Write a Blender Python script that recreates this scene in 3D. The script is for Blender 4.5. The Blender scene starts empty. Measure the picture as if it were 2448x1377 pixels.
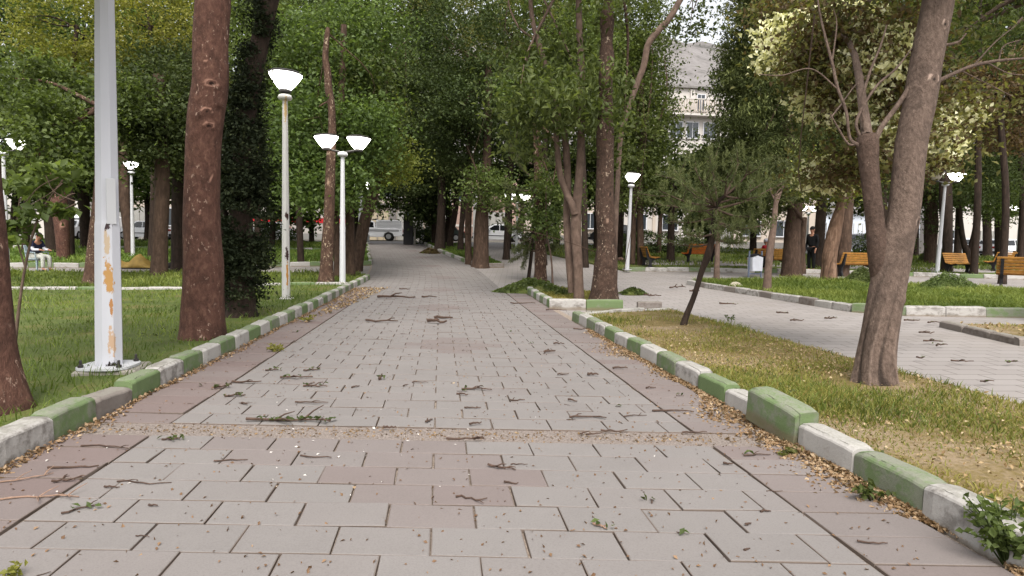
import bpy, math, random
import numpy as np
from mathutils import Vector, Matrix, noise

SC = bpy.context.scene
COL = SC.collection
rng = np.random.default_rng(7)
random.seed(7)
R = math.radians

# ------------------------------------------------------------------ camera
F = 1500.0; CX = 1224.0; CY = 688.5; H = 1.258
def _n(v):
    v = np.array(v, float); return v / np.linalg.norm(v)
_Yc = _n(((1054 - CX) / F, -(588 - CY) / F, 1.0))
_U = _n(np.cross((1.0, -.018, 0.0), _Yc))
if _U[1] < 0: _U = -_U
_X = np.cross(_Yc, _U)
if _X[0] < 0: _X = -_X
RC = np.array([_X, _Yc, _U])          # camera vector -> world vector
FW = RC @ np.array((0, 0, 1.0))

def sp(x, w=2.5):
    return w * np.logaddexp(0, np.asarray(x, float) / w)
def G(X, Y):
    """height of the terrain: level near the camera, rising gently to the road"""
    X = np.asarray(X, float); Y = np.asarray(Y, float)
    a = .06 * (sp(Y - 20) - sp(Y - 48))
    f = np.maximum(.45, 1 - .010 * np.maximum(0, np.abs(X) - 10))
    return a * f + .018 * np.clip(X - 3, 0, 11) + .018 * np.clip(X + 3, -5, 0)
def g(x, y): return float(G(x, y))
def ray(px, py): return RC @ np.array(((px - CX) / F, -(py - CY) / F, 1.0))
def P(px, py, h=0.0):
    d = ray(px, py); t = .3
    f = lambda t: H + d[2] * t - g(d[0] * t, d[1] * t) - h
    while f(t) > 0 and t < 120: t *= 1.03
    lo, hi = t / 1.03, t
    for _ in range(30):
        m = (lo + hi) / 2
        if f(m) > 0: lo = m
        else: hi = m
    return Vector((d[0] * lo, d[1] * lo, H + d[2] * lo))
def depth(p): return float(np.dot(np.array(p) - np.array((0, 0, H)), FW))
def W(px, py, D):
    d = ray(px, py) * D
    return Vector((d[0], d[1], H + d[2]))
def on(px, D):
    """ground point in the vertical plane of picture column px at depth D"""
    v = W(px, 588, D); v.z = g(v.x, v.y); return v
def p2(px, py):
    v = P(px, py); return (v.x, v.y)

cam = bpy.data.cameras.new('camera'); camo = bpy.data.objects.new('camera', cam); COL.objects.link(camo)
cam.sensor_width = 36; cam.lens = 36 * F / 2448; cam.clip_start = .05; cam.clip_end = 4000
M = Matrix(((RC[0][0], RC[0][1], -RC[0][2], 0), (RC[1][0], RC[1][1], -RC[1][2], 0), (RC[2][0], RC[2][1], -RC[2][2], H), (0, 0, 0, 1)))
camo.matrix_world = M
SC.camera = camo

# ------------------------------------------------------------------ objects
def tag(o, label=None, cat=None, group=None, kind=None):
    if label: o['label'] = label
    if cat: o['category'] = cat
    if group: o['group'] = group
    if kind: o['kind'] = kind
    return o
def empty(name, loc=(0, 0, 0), rz=0.0, label=None, cat=None, group=None):
    o = bpy.data.objects.new(name, None); COL.objects.link(o)
    o.location = loc; o.rotation_euler = (0, 0, rz); o.empty_display_size = .1
    return tag(o, label, cat, group)
def link(name, me, parent=None):
    o = bpy.data.objects.new(name, me); COL.objects.link(o)
    if parent is not None: o.parent = parent
    return o
def copy_tree(o, parent=None):
    c = o.copy(); COL.objects.link(c)
    if parent is not None: c.parent = parent
    for ch in list(o.children): copy_tree(ch, c)
    return c

def npmesh(name, V, Fc, mats, attrs=None, smooth=False, midx=None):
    V = np.asarray(V, np.float32); Fc = np.asarray(Fc, np.int32)
    me = bpy.data.meshes.new(name)
    me.vertices.add(len(V)); me.vertices.foreach_set('co', V.ravel())
    k = Fc.shape[1]
    me.loops.add(Fc.size); me.loops.foreach_set('vertex_index', Fc.ravel())
    me.polygons.add(len(Fc)); me.polygons.foreach_set('loop_start', np.arange(len(Fc), dtype=np.int32) * k)
    me.polygons.foreach_set('use_smooth', np.full(len(Fc), bool(smooth)))
    for m in (mats if isinstance(mats, (list, tuple)) else [mats]): me.materials.append(m)
    if midx is not None: me.polygons.foreach_set('material_index', np.asarray(midx, np.int32))
    for an, av in (attrs or {}).items():
        a = me.attributes.new(an, 'FLOAT', 'POINT'); a.data.foreach_set('value', np.asarray(av, np.float32))
    me.update(calc_edges=True)
    return me

class MB:
    """collects shapes into ONE mesh"""
    def __init__(s): s.v = []; s.f = []; s.a = []
    def add(s, vs, fs):
        b = len(s.v); s.v += [tuple(x) for x in vs]; s.f += [tuple(i + b for i in f) for f in fs]; return s
    def box(s, c, d, rz=0.0, rx=0.0, ry=0.0, bev=0.0):
        x, y, z = d[0] / 2, d[1] / 2, d[2] / 2
        m = Matrix.Rotation(rz, 3, 'Z') @ Matrix.Rotation(ry, 3, 'Y') @ Matrix.Rotation(rx, 3, 'X'); c = Vector(c)
        if bev <= 0:
            vs = [c + m @ Vector((a * x, b * y, e * z)) for a in (-1, 1) for b in (-1, 1) for e in (-1, 1)]
            return s.add(vs, [(0, 1, 3, 2), (4, 6, 7, 5), (0, 4, 5, 1), (2, 3, 7, 6), (0, 2, 6, 4), (1, 5, 7, 3)])
        # chamfered box from rings in z
        def ring(ix, iz): return [Vector((a, b, iz)) for a, b in ((-x + ix, -y), (x - ix, -y), (x, -y + ix), (x, y - ix), (x - ix, y), (-x + ix, y), (-x, y - ix), (-x, -y + ix))]
        def ring_in(iz): return [Vector((a, b, iz)) for a, b in ((-x + bev, -y + bev), (x - bev, -y + bev), (x - bev, -y + bev), (x - bev, y - bev), (x - bev, y - bev), (-x + bev, y - bev), (-x + bev, y - bev), (-x + bev, -y + bev))]
        rs = [ring_in(-z), ring(bev, -z + bev), ring(bev, z - bev), ring_in(z)]
        vs = [c + m @ v for r in rs for v in r]; fs = []
        for k in range(3):
            for i in range(8): fs.append((k * 8 + i, k * 8 + (i + 1) % 8, k * 8 + 8 + (i + 1) % 8, k * 8 + 8 + i))
        fs += [(24, 25, 27, 29), (0, 5, 3, 1)]
        return s.add(vs, fs)
    def prism(s, prof, y0, y1, m=None, in0=0.0):
        """profile in x,z extruded along y"""
        n = len(prof); m = m or Matrix.Identity(4)
        vs = [m @ Vector((x, y0, z)) for x, z in prof] + [m @ Vector((x, y1, z)) for x, z in prof]
        return s.add(vs, [(i, (i + 1) % n, n + (i + 1) % n, n + i) for i in range(n)] + [tuple(range(n - 1, -1, -1)), tuple(range(n, 2 * n))])
    def tube(s, pts, rad, n=8, cap=True, flat=1.0):
        pts = [Vector(p) for p in pts]; k = len(pts); vs = []; up = None
        for i, p in enumerate(pts):
            t = (pts[min(i + 1, k - 1)] - pts[max(i - 1, 0)])
            t = t.normalized() if t.length > 1e-9 else Vector((0, 0, 1))
            if up is None: up = t.orthogonal().normalized() if abs(t.z) < .9 else Vector((1, 0, 0))
            a = (up - t * up.dot(t)).normalized(); b = t.cross(a); up = a
            r = rad[i] if hasattr(rad, '__len__') else rad
            for j in range(n):
                q = 2 * math.pi * j / n; vs.append(p + a * math.cos(q) * r + b * math.sin(q) * r * flat)
        fs = [(i * n + j, i * n + (j + 1) % n, (i + 1) * n + (j + 1) % n, (i + 1) * n + j) for i in range(k - 1) for j in range(n)]
        if cap: fs += [tuple(range(n - 1, -1, -1)), tuple((k - 1) * n + j for j in range(n))]
        return s.add(vs, fs)
    def lathe(s, prof, c=(0, 0, 0), n=12, rot=0.0):
        c = Vector(c); vs = []; k = len(prof)
        for r, z in prof:
            for j in range(n):
                q = 2 * math.pi * j / n + rot; vs.append(c + Vector((r * math.cos(q), r * math.sin(q), z)))
        fs = [(i * n + j, i * n + (j + 1) % n, (i + 1) * n + (j + 1) % n, (i + 1) * n + j) for i in range(k - 1) for j in range(n)]
        fs += [tuple(range(n - 1, -1, -1)), tuple((k - 1) * n + j for j in range(n))]
        return s.add(vs, fs)
    def mesh(s, name, mats, smooth=False):
        me = bpy.data.meshes.new(name); me.from_pydata(s.v, [], s.f)
        for m in (mats if isinstance(mats, (list, tuple)) else [mats]): me.materials.append(m)
        if smooth:
            for p in me.polygons: p.use_smooth = len(p.vertices) == 4
        me.update(); return me
    def build(s, name, mat, parent=None, smooth=False): return link(name, s.mesh(name, mat, smooth), parent)

# ------------------------------------------------------------------ materials
def lin(*c): return tuple(((x / 255) / 12.92 if x <= 10 else ((x / 255 + .055) / 1.055) ** 2.4) for x in c)
def A(r, gg, b, k=.78): return tuple(x * k for x in lin(r, gg, b)) + (1,)
class NT:
    def __init__(s, name):
        s.m = bpy.data.materials.new(name); s.m.use_nodes = True; s.t = s.m.node_tree; s.t.nodes.clear()
        s.out = s.t.nodes.new('ShaderNodeOutputMaterial')
        s.b = s.n('ShaderNodeBsdfPrincipled', Roughness=.85); s.b.inputs['Specular IOR Level'].default_value = .25
        s.l(s.b.outputs[0], s.out.inputs[0])
    def n(s, ty, **kw):
        nd = s.t.nodes.new(ty)
        for k, v in kw.items():
            if k in nd.inputs: s.set(nd.inputs[k], v)
            else: setattr(nd, k, v)
        return nd
    def set(s, i, v):
        if hasattr(v, 'is_output'): s.l(v, i)
        else: i.default_value = v
    def l(s, a, b): s.t.links.new(a, b)
    def coord(s, what='Object', scale=(1, 1, 1)):
        c = s.n('ShaderNodeTexCoord'); mp = s.n('ShaderNodeMapping'); mp.inputs['Scale'].default_value = scale
        s.l(c.outputs[what], mp.inputs[0]); return mp.outputs[0]
    def noise(s, vec, scale, detail=4, rough=.55, out='Fac'):
        nd = s.n('ShaderNodeTexNoise', Scale=scale, Detail=detail, Roughness=rough)
        if vec is not None: s.l(vec, nd.inputs['Vector'])
        return nd.outputs[out]
    def ramp(s, fac, stops):
        r = s.n('ShaderNodeValToRGB'); e = r.color_ramp.elements
        while len(e) < len(stops): e.new(.5)
        for x, (p, c) in zip(e, stops): x.position = p; x.color = c if len(c) == 4 else tuple(c) + (1,)
        s.l(fac, r.inputs[0]); return r.outputs[0]
    def mix(s, fac, a, b, mode='MIX'):
        m = s.n('ShaderNodeMix', data_type='RGBA', blend_type=mode)
        s.set(m.inputs[0], fac); s.set(m.inputs[6], a); s.set(m.inputs[7], b); return m.outputs[2]
    def math(s, op, a, b=0.0, c=None):
        m = s.n('ShaderNodeMath', operation=op); s.set(m.inputs[0], a); s.set(m.inputs[1], b)
        if c is not None: s.set(m.inputs[2], c)
        return m.outputs[0]
    def step(s, x, lo, hi):
        m = s.n('ShaderNodeMapRange', interpolation_type='SMOOTHSTEP'); s.set(m.inputs[0], x)
        m.inputs[1].default_value = lo; m.inputs[2].default_value = hi; return m.outputs[0]
    def attr(s, name): return s.n('ShaderNodeAttribute', attribute_name=name).outputs['Fac']
    def rand(s): return s.n('ShaderNodeObjectInfo').outputs['Random']
    def color(s, c): s.set(s.b.inputs['Base Color'], c); return s
    def bump(s, h, strength=.4, dist=.02):
        b = s.n('ShaderNodeBump', Strength=strength, Distance=dist); s.l(h, b.inputs['Height']); s.l(b.outputs[0], s.b.inputs['Normal']); return s

MAT = {}
def simple(name, col, rough=.7, metal=0.0, var=.12, scale=6.0, bump=0.0, spec=.3):
    t = NT(name); v = t.coord(); nz = t.noise(v, scale, 5)
    lo = tuple(x * (1 - var) for x in col[:3]) + (1,); hi = tuple(min(1, x * (1 + var)) for x in col[:3]) + (1,)
    t.color(t.ramp(nz, [(.3, lo), (.7, hi)])); t.b.inputs['Roughness'].default_value = rough; t.b.inputs['Metallic'].default_value = metal
    t.b.inputs['Specular IOR Level'].default_value = spec
    if bump: t.bump(nz, bump)
    MAT[name] = t.m; return t.m

def leafmat(name, c0, c1, c2, trans=.48, rough=.55, spec=.25):
    t = NT(name)
    col = t.ramp(t.attr('tint'), [(0, c0), (.5, c1), (1, c2)])
    hs = t.n('ShaderNodeHueSaturation'); t.l(col, hs.inputs['Color'])
    t.set(hs.inputs['Value'], t.math('MULTIPLY_ADD', t.rand(), .3, .85)); t.set(hs.inputs['Hue'], t.math('MULTIPLY_ADD', t.rand(), .03, .485))
    t.color(hs.outputs[0]); t.b.inputs['Roughness'].default_value = rough; t.b.inputs['Specular IOR Level'].default_value = spec
    tr = t.n('ShaderNodeBsdfTranslucent'); t.l(t.mix(1.0, hs.outputs[0], (1.25, 1.3, .6, 1), 'MULTIPLY'), tr.inputs[0])
    ms = t.n('ShaderNodeMixShader'); ms.inputs[0].default_value = trans
    t.l(t.b.outputs[0], ms.inputs[1]); t.l(tr.outputs[0], ms.inputs[2]); t.l(ms.outputs[0], t.out.inputs[0])
    MAT[name] = t.m; return t.m

def barkmat(name, c0, c1, fleck=None, fl=.62, stretch=.25, scale=14, bump=.7):
    t = NT(name); v = t.coord('Object', (1, 1, stretch)); v1 = t.coord('Object')
    n1 = t.noise(v, scale, 6, .65); n2 = t.noise(v1, 3.0, 4); n5 = t.noise(t.coord('Object', (1, 1, .7)), 6.5, 4, .6)
    col = t.ramp(n1, [(.28, tuple(x * .55 for x in c0[:3]) + (1,)), (.5, c0), (.75, c1)])
    col = t.mix(t.math('MULTIPLY', n2, .55), col, tuple(x * .7 for x in c0[:3]) + (1,))
    col = t.mix(t.math('MULTIPLY', t.step(n5, .48, .66), .6), col, tuple(x * .45 for x in c0[:3]) + (1,))
    if fleck:
        v2 = t.coord('Object', (1, 1, .6)); n3 = t.noise(v2, 22, 5, .7)
        col = t.mix(t.math('MULTIPLY', t.step(n3, fl, fl + .05), t.step(n2, .42, .6)), col, fleck)
    sc = t.attr('scar')  # knot scars, plus the shading painted along the twist grooves
    col = t.mix(t.step(sc, .15, .7), col, tuple(min(1, x * 1.9 + .02) for x in c1[:3]) + (1,))
    col = t.mix(t.step(t.math('MULTIPLY', sc, -1.0), .2, .7), col, tuple(x * .22 for x in c0[:3]) + (1,))
    t.color(col); t.b.inputs['Roughness'].default_value = .93; t.bump(n1, bump, .03)
    MAT[name] = t.m; return t.m

# paving with per-vertex tint (0 grey .. 1 pink) and shade
t = NT('paver'); v = t.coord('Object')
fine = t.noise(v, 130, 4, .8); med = t.noise(v, 5, 5); big = t.noise(v, .7, 3)
base = t.mix(t.attr('pink'), A(184, 177, 173, .42), A(166, 143, 138, .42))
sh = t.math('ADD', t.math('MULTIPLY_ADD', t.attr('shade'), .07, .785), t.math('ADD', t.math('MULTIPLY', med, .10), t.math('MULTIPLY', big, .22)))
col = t.mix(1.0, base, t.n('ShaderNodeCombineColor', Red=sh, Green=sh, Blue=sh).outputs[0], 'MULTIPLY')
col = t.mix(t.math('MULTIPLY', t.step(fine, .42, .72), .34), col, A(116, 108, 102, .5))
col = t.mix(t.step(t.attr('edge'), .35, .9), col, A(128, 114, 104, .62))
t.color(col); t.b.inputs['Roughness'].default_value = .9; t.bump(fine, .25, .004); MAT['paver'] = t.m

t = NT('joint_soil'); v = t.coord(); n1 = t.noise(v, 40, 5, .7); n2 = t.noise(v, 3, 4)
t.color(t.ramp(n1, [(.3, A(120, 104, 92, .7)), (.5, A(164, 148, 134, .7)), (.72, A(200, 188, 174, .7))])); t.bump(n1, .6, .02); MAT['joint_soil'] = t.m
t = NT('gravel_bed'); v = t.coord(); n1 = t.noise(v, 55, 6, .75); n2 = t.noise(v, 4, 4)
t.color(t.mix(t.math('MULTIPLY', n2, .4), t.ramp(n1, [(.32, A(110, 96, 88, .6)), (.5, A(164, 150, 142, .6)), (.7, A(196, 186, 178, .6))]), A(176, 164, 152, .55))); t.bump(n1, .7, .02); MAT['gravel_bed'] = t.m

t = NT('plaza_paving'); c = t.n('ShaderNodeTexCoord'); mp = t.n('ShaderNodeMapping'); mp.inputs['Rotation'].default_value = (0, 0, R(7))
t.l(c.outputs['Object'], mp.inputs[0])
br = t.n('ShaderNodeTexBrick', Scale=1.0); br.inputs['Brick Width'].default_value = .4; br.inputs['Row Height'].default_value = .25
br.inputs['Mortar Size'].default_value = .008; br.inputs['Mortar Smooth'].default_value = .3
br.inputs['Color1'].default_value = A(182, 175, 171, .64); br.inputs['Color2'].default_value = A(170, 163, 159, .64); br.inputs['Mortar'].default_value = A(118, 109, 104, .64)
t.l(mp.outputs[0], br.inputs['Vector'])
v = mp.outputs[0]; n1 = t.noise(v, .5, 5); n2 = t.noise(v, 30, 4, .7)
col = t.mix(t.math('MULTIPLY', t.step(n1, .45, .75), .45), br.outputs[0], A(164, 154, 144, .62))
col = t.mix(t.math('MULTIPLY', n2, .30), col, A(146, 138, 132, .62))
t.color(col); t.bump(t.math('ADD', t.math('MULTIPLY', br.outputs['Fac'], -.6), t.math('MULTIPLY', n2, .2)), .35, .012); MAT['plaza_paving'] = t.m

def groundmat(name, cols, s1=1.2, s2=25, bump=.6):
    t = NT(name); v = t.coord(); n1 = t.noise(v, s1, 5, .6); n2 = t.noise(v, s2, 5, .7)
    f = t.math('ADD', t.math('MULTIPLY', n1, .6), t.math('MULTIPLY', n2, .4))
    t.color(t.ramp(f, cols)); t.bump(n2, bump, .03); MAT[name] = t.m
groundmat('lawn_soil', [(.35, A(74, 78, 40)), (.5, A(90, 104, 48)), (.65, A(118, 108, 64))])
groundmat('dry_soil', [(.34, A(96, 92, 48, .7)), (.47, A(132, 114, 70, .7)), (.58, A(158, 138, 110, .7)), (.7, A(176, 158, 134, .7))])
groundmat('bare_soil', [(.35, A(96, 84, 66)), (.5, A(120, 106, 84)), (.7, A(146, 130, 108))])
groundmat('asphalt', [(.35, A(128, 124, 122)), (.6, A(150, 147, 144))], .4, 60, .2)
groundmat('hill_rock', [(.38, A(112, 110, 104, .44)), (.47, A(160, 154, 151, .44)), (.62, A(182, 176, 174, .44))], .02, .16, .3)

def kerbmat(name, c, worn, amt):
    t = NT(name); v = t.coord(); r = t.rand()
    of = t.n('ShaderNodeVectorMath', operation='ADD'); t.l(v, of.inputs[0])
    cc = t.n('ShaderNodeCombineXYZ'); t.set(cc.inputs[0], t.math('MULTIPLY', r, 31.0)); t.set(cc.inputs[1], t.math('MULTIPLY', r, 17.0)); t.l(cc.outputs[0], of.inputs[1])
    v = of.outputs[0]
    n1 = t.noise(v, 9, 6, .68); n2 = t.noise(v, 70, 4, .7); n3 = t.noise(v, 3, 3)
    f = t.math('ADD', n1, t.math('MULTIPLY', r, amt))
    col = t.mix(t.step(f, .60, .80), c, worn)
    col = t.mix(t.math('MULTIPLY', t.step(n2, .5, .75), .35), col, tuple(x * .6 for x in c[:3]) + (1,))
    z = t.n('ShaderNodeSeparateXYZ'); t.l(t.n('ShaderNodeTexCoord').outputs['Object'], z.inputs[0])
    low = t.math('MULTIPLY', t.step(t.math('MULTIPLY', t.math('ADD', z.outputs[2], t.math('MULTIPLY', n1, -.08)), -1.0), .0, .045), .75)
    col = t.mix(low, col, A(128, 112, 92))
    col = t.mix(t.math('MULTIPLY', n3, .3), col, tuple(x * .72 for x in c[:3]) + (1,))
    top = t.math('MULTIPLY', t.step(t.math('MULTIPLY_ADD', n1, .02, z.outputs[2]), .178, .188), t.step(n2, .36, .56))
    col = t.mix(t.math('MULTIPLY', top, .5), col, A(172, 170, 156, .58))
    ck = t.math('MULTIPLY', t.math('SUBTRACT', 1.0, t.step(t.math('ABSOLUTE', t.math('ADD', z.outputs[1], t.math('MULTIPLY_ADD', n1, -.03, -.019))), .001, .004)), t.step(t.noise(v, 5, 2), .48, .56))
    col = t.mix(t.math('MULTIPLY', ck, .8), col, A(74, 72, 62, .6))
    t.color(col); t.b.inputs['Roughness'].default_value = .88; t.bump(t.math('ADD', n1, t.math('MULTIPLY', n2, .5)), .5, .012); MAT[name] = t.m
kerbmat('kerb_green', A(130, 151, 103, .58), A(154, 156, 138, .58), .24)
kerbmat('kerb_white', A(204, 199, 193, .65), A(150, 143, 136, .58), .20)
kerbmat('kerb_bare', A(160, 150, 142, .6), A(130, 118, 110, .6), .2)

def paintmat(name, c, rust_lo, blot=None):
    """painted metal with rust that breaks through"""
    t = NT(name); v = t.coord('Object', (1, 1, .55)); n1 = t.noise(v, 9, 5, .65); n2 = t.noise(t.coord(), 2.2, 3); n3 = t.noise(t.coord('Object', (1, 1, .12)), 12, 4)
    col = t.mix(t.math('MULTIPLY', n3, .35), c, tuple(x * .74 for x in c[:3]) + (1,))
    f = t.math('ADD', t.math('MULTIPLY', n1, .7), t.math('MULTIPLY', n2, .4))
    col = t.mix(t.step(f, rust_lo, rust_lo + .03), col, A(176, 128, 72)); col = t.mix(t.step(f, rust_lo + .045, rust_lo + .075), col, A(70, 44, 36))
    for (z, a, sz, sa, cc) in (blot or []):
        sx = t.n('ShaderNodeSeparateXYZ'); t.l(t.n('ShaderNodeTexCoord').outputs['Object'], sx.inputs[0])
        # blot: centre height z, angle a (about the pole), half sizes sz (m) and sa (m across)
        u = t.math('ADD', t.math('MULTIPLY', sx.outputs[0], -math.sin(a)), t.math('MULTIPLY', sx.outputs[1], math.cos(a)))
        fr = t.math('GREATER_THAN', t.math('ADD', t.math('MULTIPLY', sx.outputs[0], math.cos(a)), t.math('MULTIPLY', sx.outputs[1], math.sin(a))), 0.0)
        d1 = t.math('POWER', t.math('DIVIDE', u, sa), 2.0); d2 = t.math('POWER', t.math('DIVIDE', t.math('SUBTRACT', sx.outputs[2], z), sz), 2.0)
        d = t.math('ADD', t.math('SQRT', t.math('ADD', d1, d2)), t.math('MULTIPLY_ADD', t.noise(t.coord('Object', (1, 1, .45)), 34, 5, .7), 3.2, -1.6))
        msk = t.math('MULTIPLY', fr, t.math('SUBTRACT', 1.0, t.step(d, .75, 1.0)))
        col = t.mix(msk, col, cc)
    t.color(col); t.b.inputs['Roughness'].default_value = .5; t.bump(n1, .12, .01); MAT[name] = t.m

simple('wood_slat', A(190, 134, 60, .64), .55, 0, .25, 9)
simple('wood_slat_orange', A(206, 110, 40), .55, 0, .2, 9)
simple('cast_iron', A(34, 32, 34), .6)
simple('dark_metal', A(60, 56, 54), .5)
simple('concrete', A(150, 144, 134), .95, 0, .2, 8, .4)
simple('white_paint', A(222, 222, 226), .35, 0, .05)
simple('car_white', A(240, 240, 242, .95), .25, 0, .03, 2, 0, .5)
simple('car_grey', A(186, 186, 188), .3, 0, .03, 2, 0, .5)
simple('car_green', A(30, 42, 38), .3, 0, .05, 2, 0, .5)
simple('car_dark', A(44, 44, 48), .3, 0, .05, 2, 0, .5)
simple('car_glass', A(28, 30, 34), .12, 0, .05, 2, 0, .6)
simple('rubber', A(34, 33, 33), .9)
simple('rim_metal', A(172, 172, 172), .4, .3)
simple('tail_red', A(150, 24, 22), .3)
simple('wall_cream', A(212, 198, 184, .68), .9, 0, .08, .6)
simple('wall_white', A(218, 211, 204, .68), .9, 0, .06, .6)
simple('wall_pink', A(178, 150, 138), .8, 0, .15, 1.5)
simple('wall_grey', A(158, 156, 152), .85, 0, .1, .8)
simple('wall_blue', A(206, 212, 222, .85), .7, 0, .05, .8)
simple('stone_band', A(132, 128, 124), .85, 0, .12, 2)
simple('red_band', A(214, 44, 52), .7, 0, .08)
simple('gate_beige', A(196, 182, 156), .6, 0, .06)
simple('gate_grey', A(168, 166, 160), .6, 0, .06)
simple('window_glass', A(56, 62, 68), .15, 0, .1, 1, 0, .6)
simple('skin', A(176, 128, 104), .6)
simple('cloth_navy', A(30, 32, 58), .9); simple('cloth_black', A(20, 20, 22), .9); simple('cloth_white', A(214, 212, 220), .9)
simple('cloth_pale', A(196, 196, 186), .9); simple('cloth_red', A(176, 30, 44), .9); simple('hair', A(24, 20, 18), .8)
simple('chair_plastic', A(150, 166, 172), .5)
simple('tarp', A(164, 134, 66, .6), .7, 0, .25, 5, .4)
simple('sack_black', A(38, 32, 30), .8)
simple('bin_frame', A(120, 130, 150), .5); simple('bin_white', A(222, 224, 232), .45, 0, .05)
simple('twig', A(84, 66, 56), .9, 0, .35, 30); simple('twig_pale', A(150, 122, 104), .9, 0, .3, 30)
simple('rock', A(176, 168, 146), .95, 0, .2, 4, .5)
t = NT('lamp_glow'); t.color((.9, .9, .85, 1)); t.b.inputs['Emission Color'].default_value = (1, .98, .92, 1); t.b.inputs['Emission Strength'].default_value = 4.0; MAT['lamp_glow'] = t.m
simple('lamp_unlit', A(196, 188, 172), .4, 0, .05)
paintmat('lamp_paint', A(206, 206, 208, .85), .80)
paintmat('lamp_paint_rusty', A(204, 201, 196, .85), .72, [(.55, -1.0, .30, .025, A(196, 140, 70)), (1.73, -1.0, .08, .04, A(58, 36, 32)), (.95, -1.0, .16, .035, A(58, 36, 32)), (3.9, -1.2, .3, .03, A(190, 160, 110))])
_fa = R(-48)
paintmat('pole_paint', A(204, 204, 210, .85), .86,
         [(1.22, _fa, .15, .024, A(202, 180, 152)), (.93, _fa, .17, .034, A(194, 148, 88)), (.68, _fa + .12, .10, .012, A(180, 128, 76)), (.36, _fa, .12, .032, A(200, 168, 138)),
          (1.55, _fa, .13, .015, A(150, 138, 140)), (1.39, _fa, .045, .045, A(64, 46, 48)), (1.71, _fa, .07, .050, A(86, 44, 38)), (.15, _fa, .05, .06, A(40, 30, 28))])

# foliage palettes (base colours)
leafmat('leaf_mid', (.038, .052, .015, 1), (.090, .120, .037, 1), (.180, .222, .076, 1))
leafmat('leaf_bright', (.050, .072, .020, 1), (.112, .152, .045, 1), (.21, .262, .09, 1))
leafmat('leaf_yellow', (.105, .114, .024, 1), (.220, .224, .050, 1), (.37, .35, .092, 1))
leafmat('leaf_dark', (.024, .034, .013, 1), (.058, .080, .029, 1), (.128, .160, .062, 1), .35, .6, .12)
leafmat('leaf_olive', (.062, .070, .024, 1), (.140, .142, .050, 1), (.25, .235, .09, 1))
leafmat('leaf_conifer', (.030, .036, .013, 1), (.076, .086, .031, 1), (.175, .186, .070, 1), .2, .7, .06)
leafmat('leaf_ivy', (.010, .014, .007, 1), (.022, .029, .014, 1), (.056, .066, .030, 1), .12, .7, .08)
leafmat('leaf_pine', (.060, .072, .032, 1), (.128, .142, .066, 1), (.205, .215, .10, 1), .3, .7, .1)
leafmat('leaf_samara', (.58, .56, .30, 1), (.78, .75, .48, 1), (.88, .85, .64, 1), .22)
leafmat('leaf_rust', (.066, .042, .024, 1), (.130, .086, .048, 1), (.20, .14, .075, 1))
leafmat('grass_green', (.060, .095, .016, 1), (.125, .175, .032, 1), (.24, .285, .065, 1), .3)
leafmat('grass_dry', (.13, .135, .028, 1), (.25, .215, .06, 1), (.40, .31, .12, 1), .3)
leafmat('litter', (.15, .090, .042, 1), (.28, .185, .095, 1), (.46, .36, .23, 1), .15)
leafmat('hay', (.045, .066, .018, 1), (.11, .145, .042, 1), (.20, .235, .08, 1), .25)
# bark
barkmat('bark_red', A(97, 67, 56), A(130, 96, 81), A(178, 150, 134), .60, .5, 22, 1.0)
barkmat('bark_grey', A(116, 98, 87), A(146, 126, 113), None, .6, .55, 34, .9)
barkmat('bark_brown', A(84, 66, 54), A(118, 96, 82), None, .6, .2, 14)
barkmat('bark_fork', A(94, 76, 66), A(124, 102, 90), A(160, 140, 124), .66, .6, 30, .9)
barkmat('bark_dark', A(58, 46, 38), A(84, 68, 58), None, .6, .2, 14)
barkmat('bark_mottle', A(84, 62, 50), A(128, 104, 86), A(178, 158, 134), .56, .6, 12)
barkmat('bark_plane', A(78, 60, 50), A(106, 84, 70), A(178, 158, 138), .58, .8, 16, 1.0)
barkmat('bark_split', A(126, 98, 80), A(172, 142, 120), None, .6, .08, 16, .9)
barkmat('bark_smooth', A(116, 96, 84), A(146, 124, 110), None, .6, .5, 8, .3)

# ------------------------------------------------------------------ leaves
def rnd_unit(n, r=rng):
    v = r.normal(size=(n, 3)); return v / np.linalg.norm(v, axis=1, keepdims=True)
def leaf_mesh(name, C, S, tint, mat, asp=.55, up=.7, droop=.3, dirs=None, r=rng, fold=.12):
    n = len(C); S = np.asarray(S, float).reshape(-1, 1) * np.ones((n, 1))
    N = rnd_unit(n, r); N[:, 2] = np.abs(N[:, 2]) * .6 + up * r.random(n); N /= np.linalg.norm(N, axis=1, keepdims=True)
    T = rnd_unit(n, r) if dirs is None else dirs + .35 * rnd_unit(n, r)
    T[:, 2] -= droop
    T -= N * np.sum(T * N, 1, keepdims=True); T /= np.linalg.norm(T, axis=1, keepdims=True) + 1e-9
    B = np.cross(N, T)
    w = asp * (.8 + .4 * r.random((n, 1)))
    V = np.stack([C - T * S * .5, C + B * S * w * .5 + N * S * fold, C + T * S * .5 - N * S * .1, C - B * S * w * .5 + N * S * fold], 1).reshape(-1, 3)
    b = np.arange(n, dtype=np.int32)[:, None] * 4
    Fc = np.concatenate([b + np.array([0, 1, 2]), b + np.array([0, 2, 3])], 1).reshape(-1, 3)
    return npmesh(name, V, Fc, mat, {'tint': np.repeat(np.clip(tint, 0, 1), 4)}, True)

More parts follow.
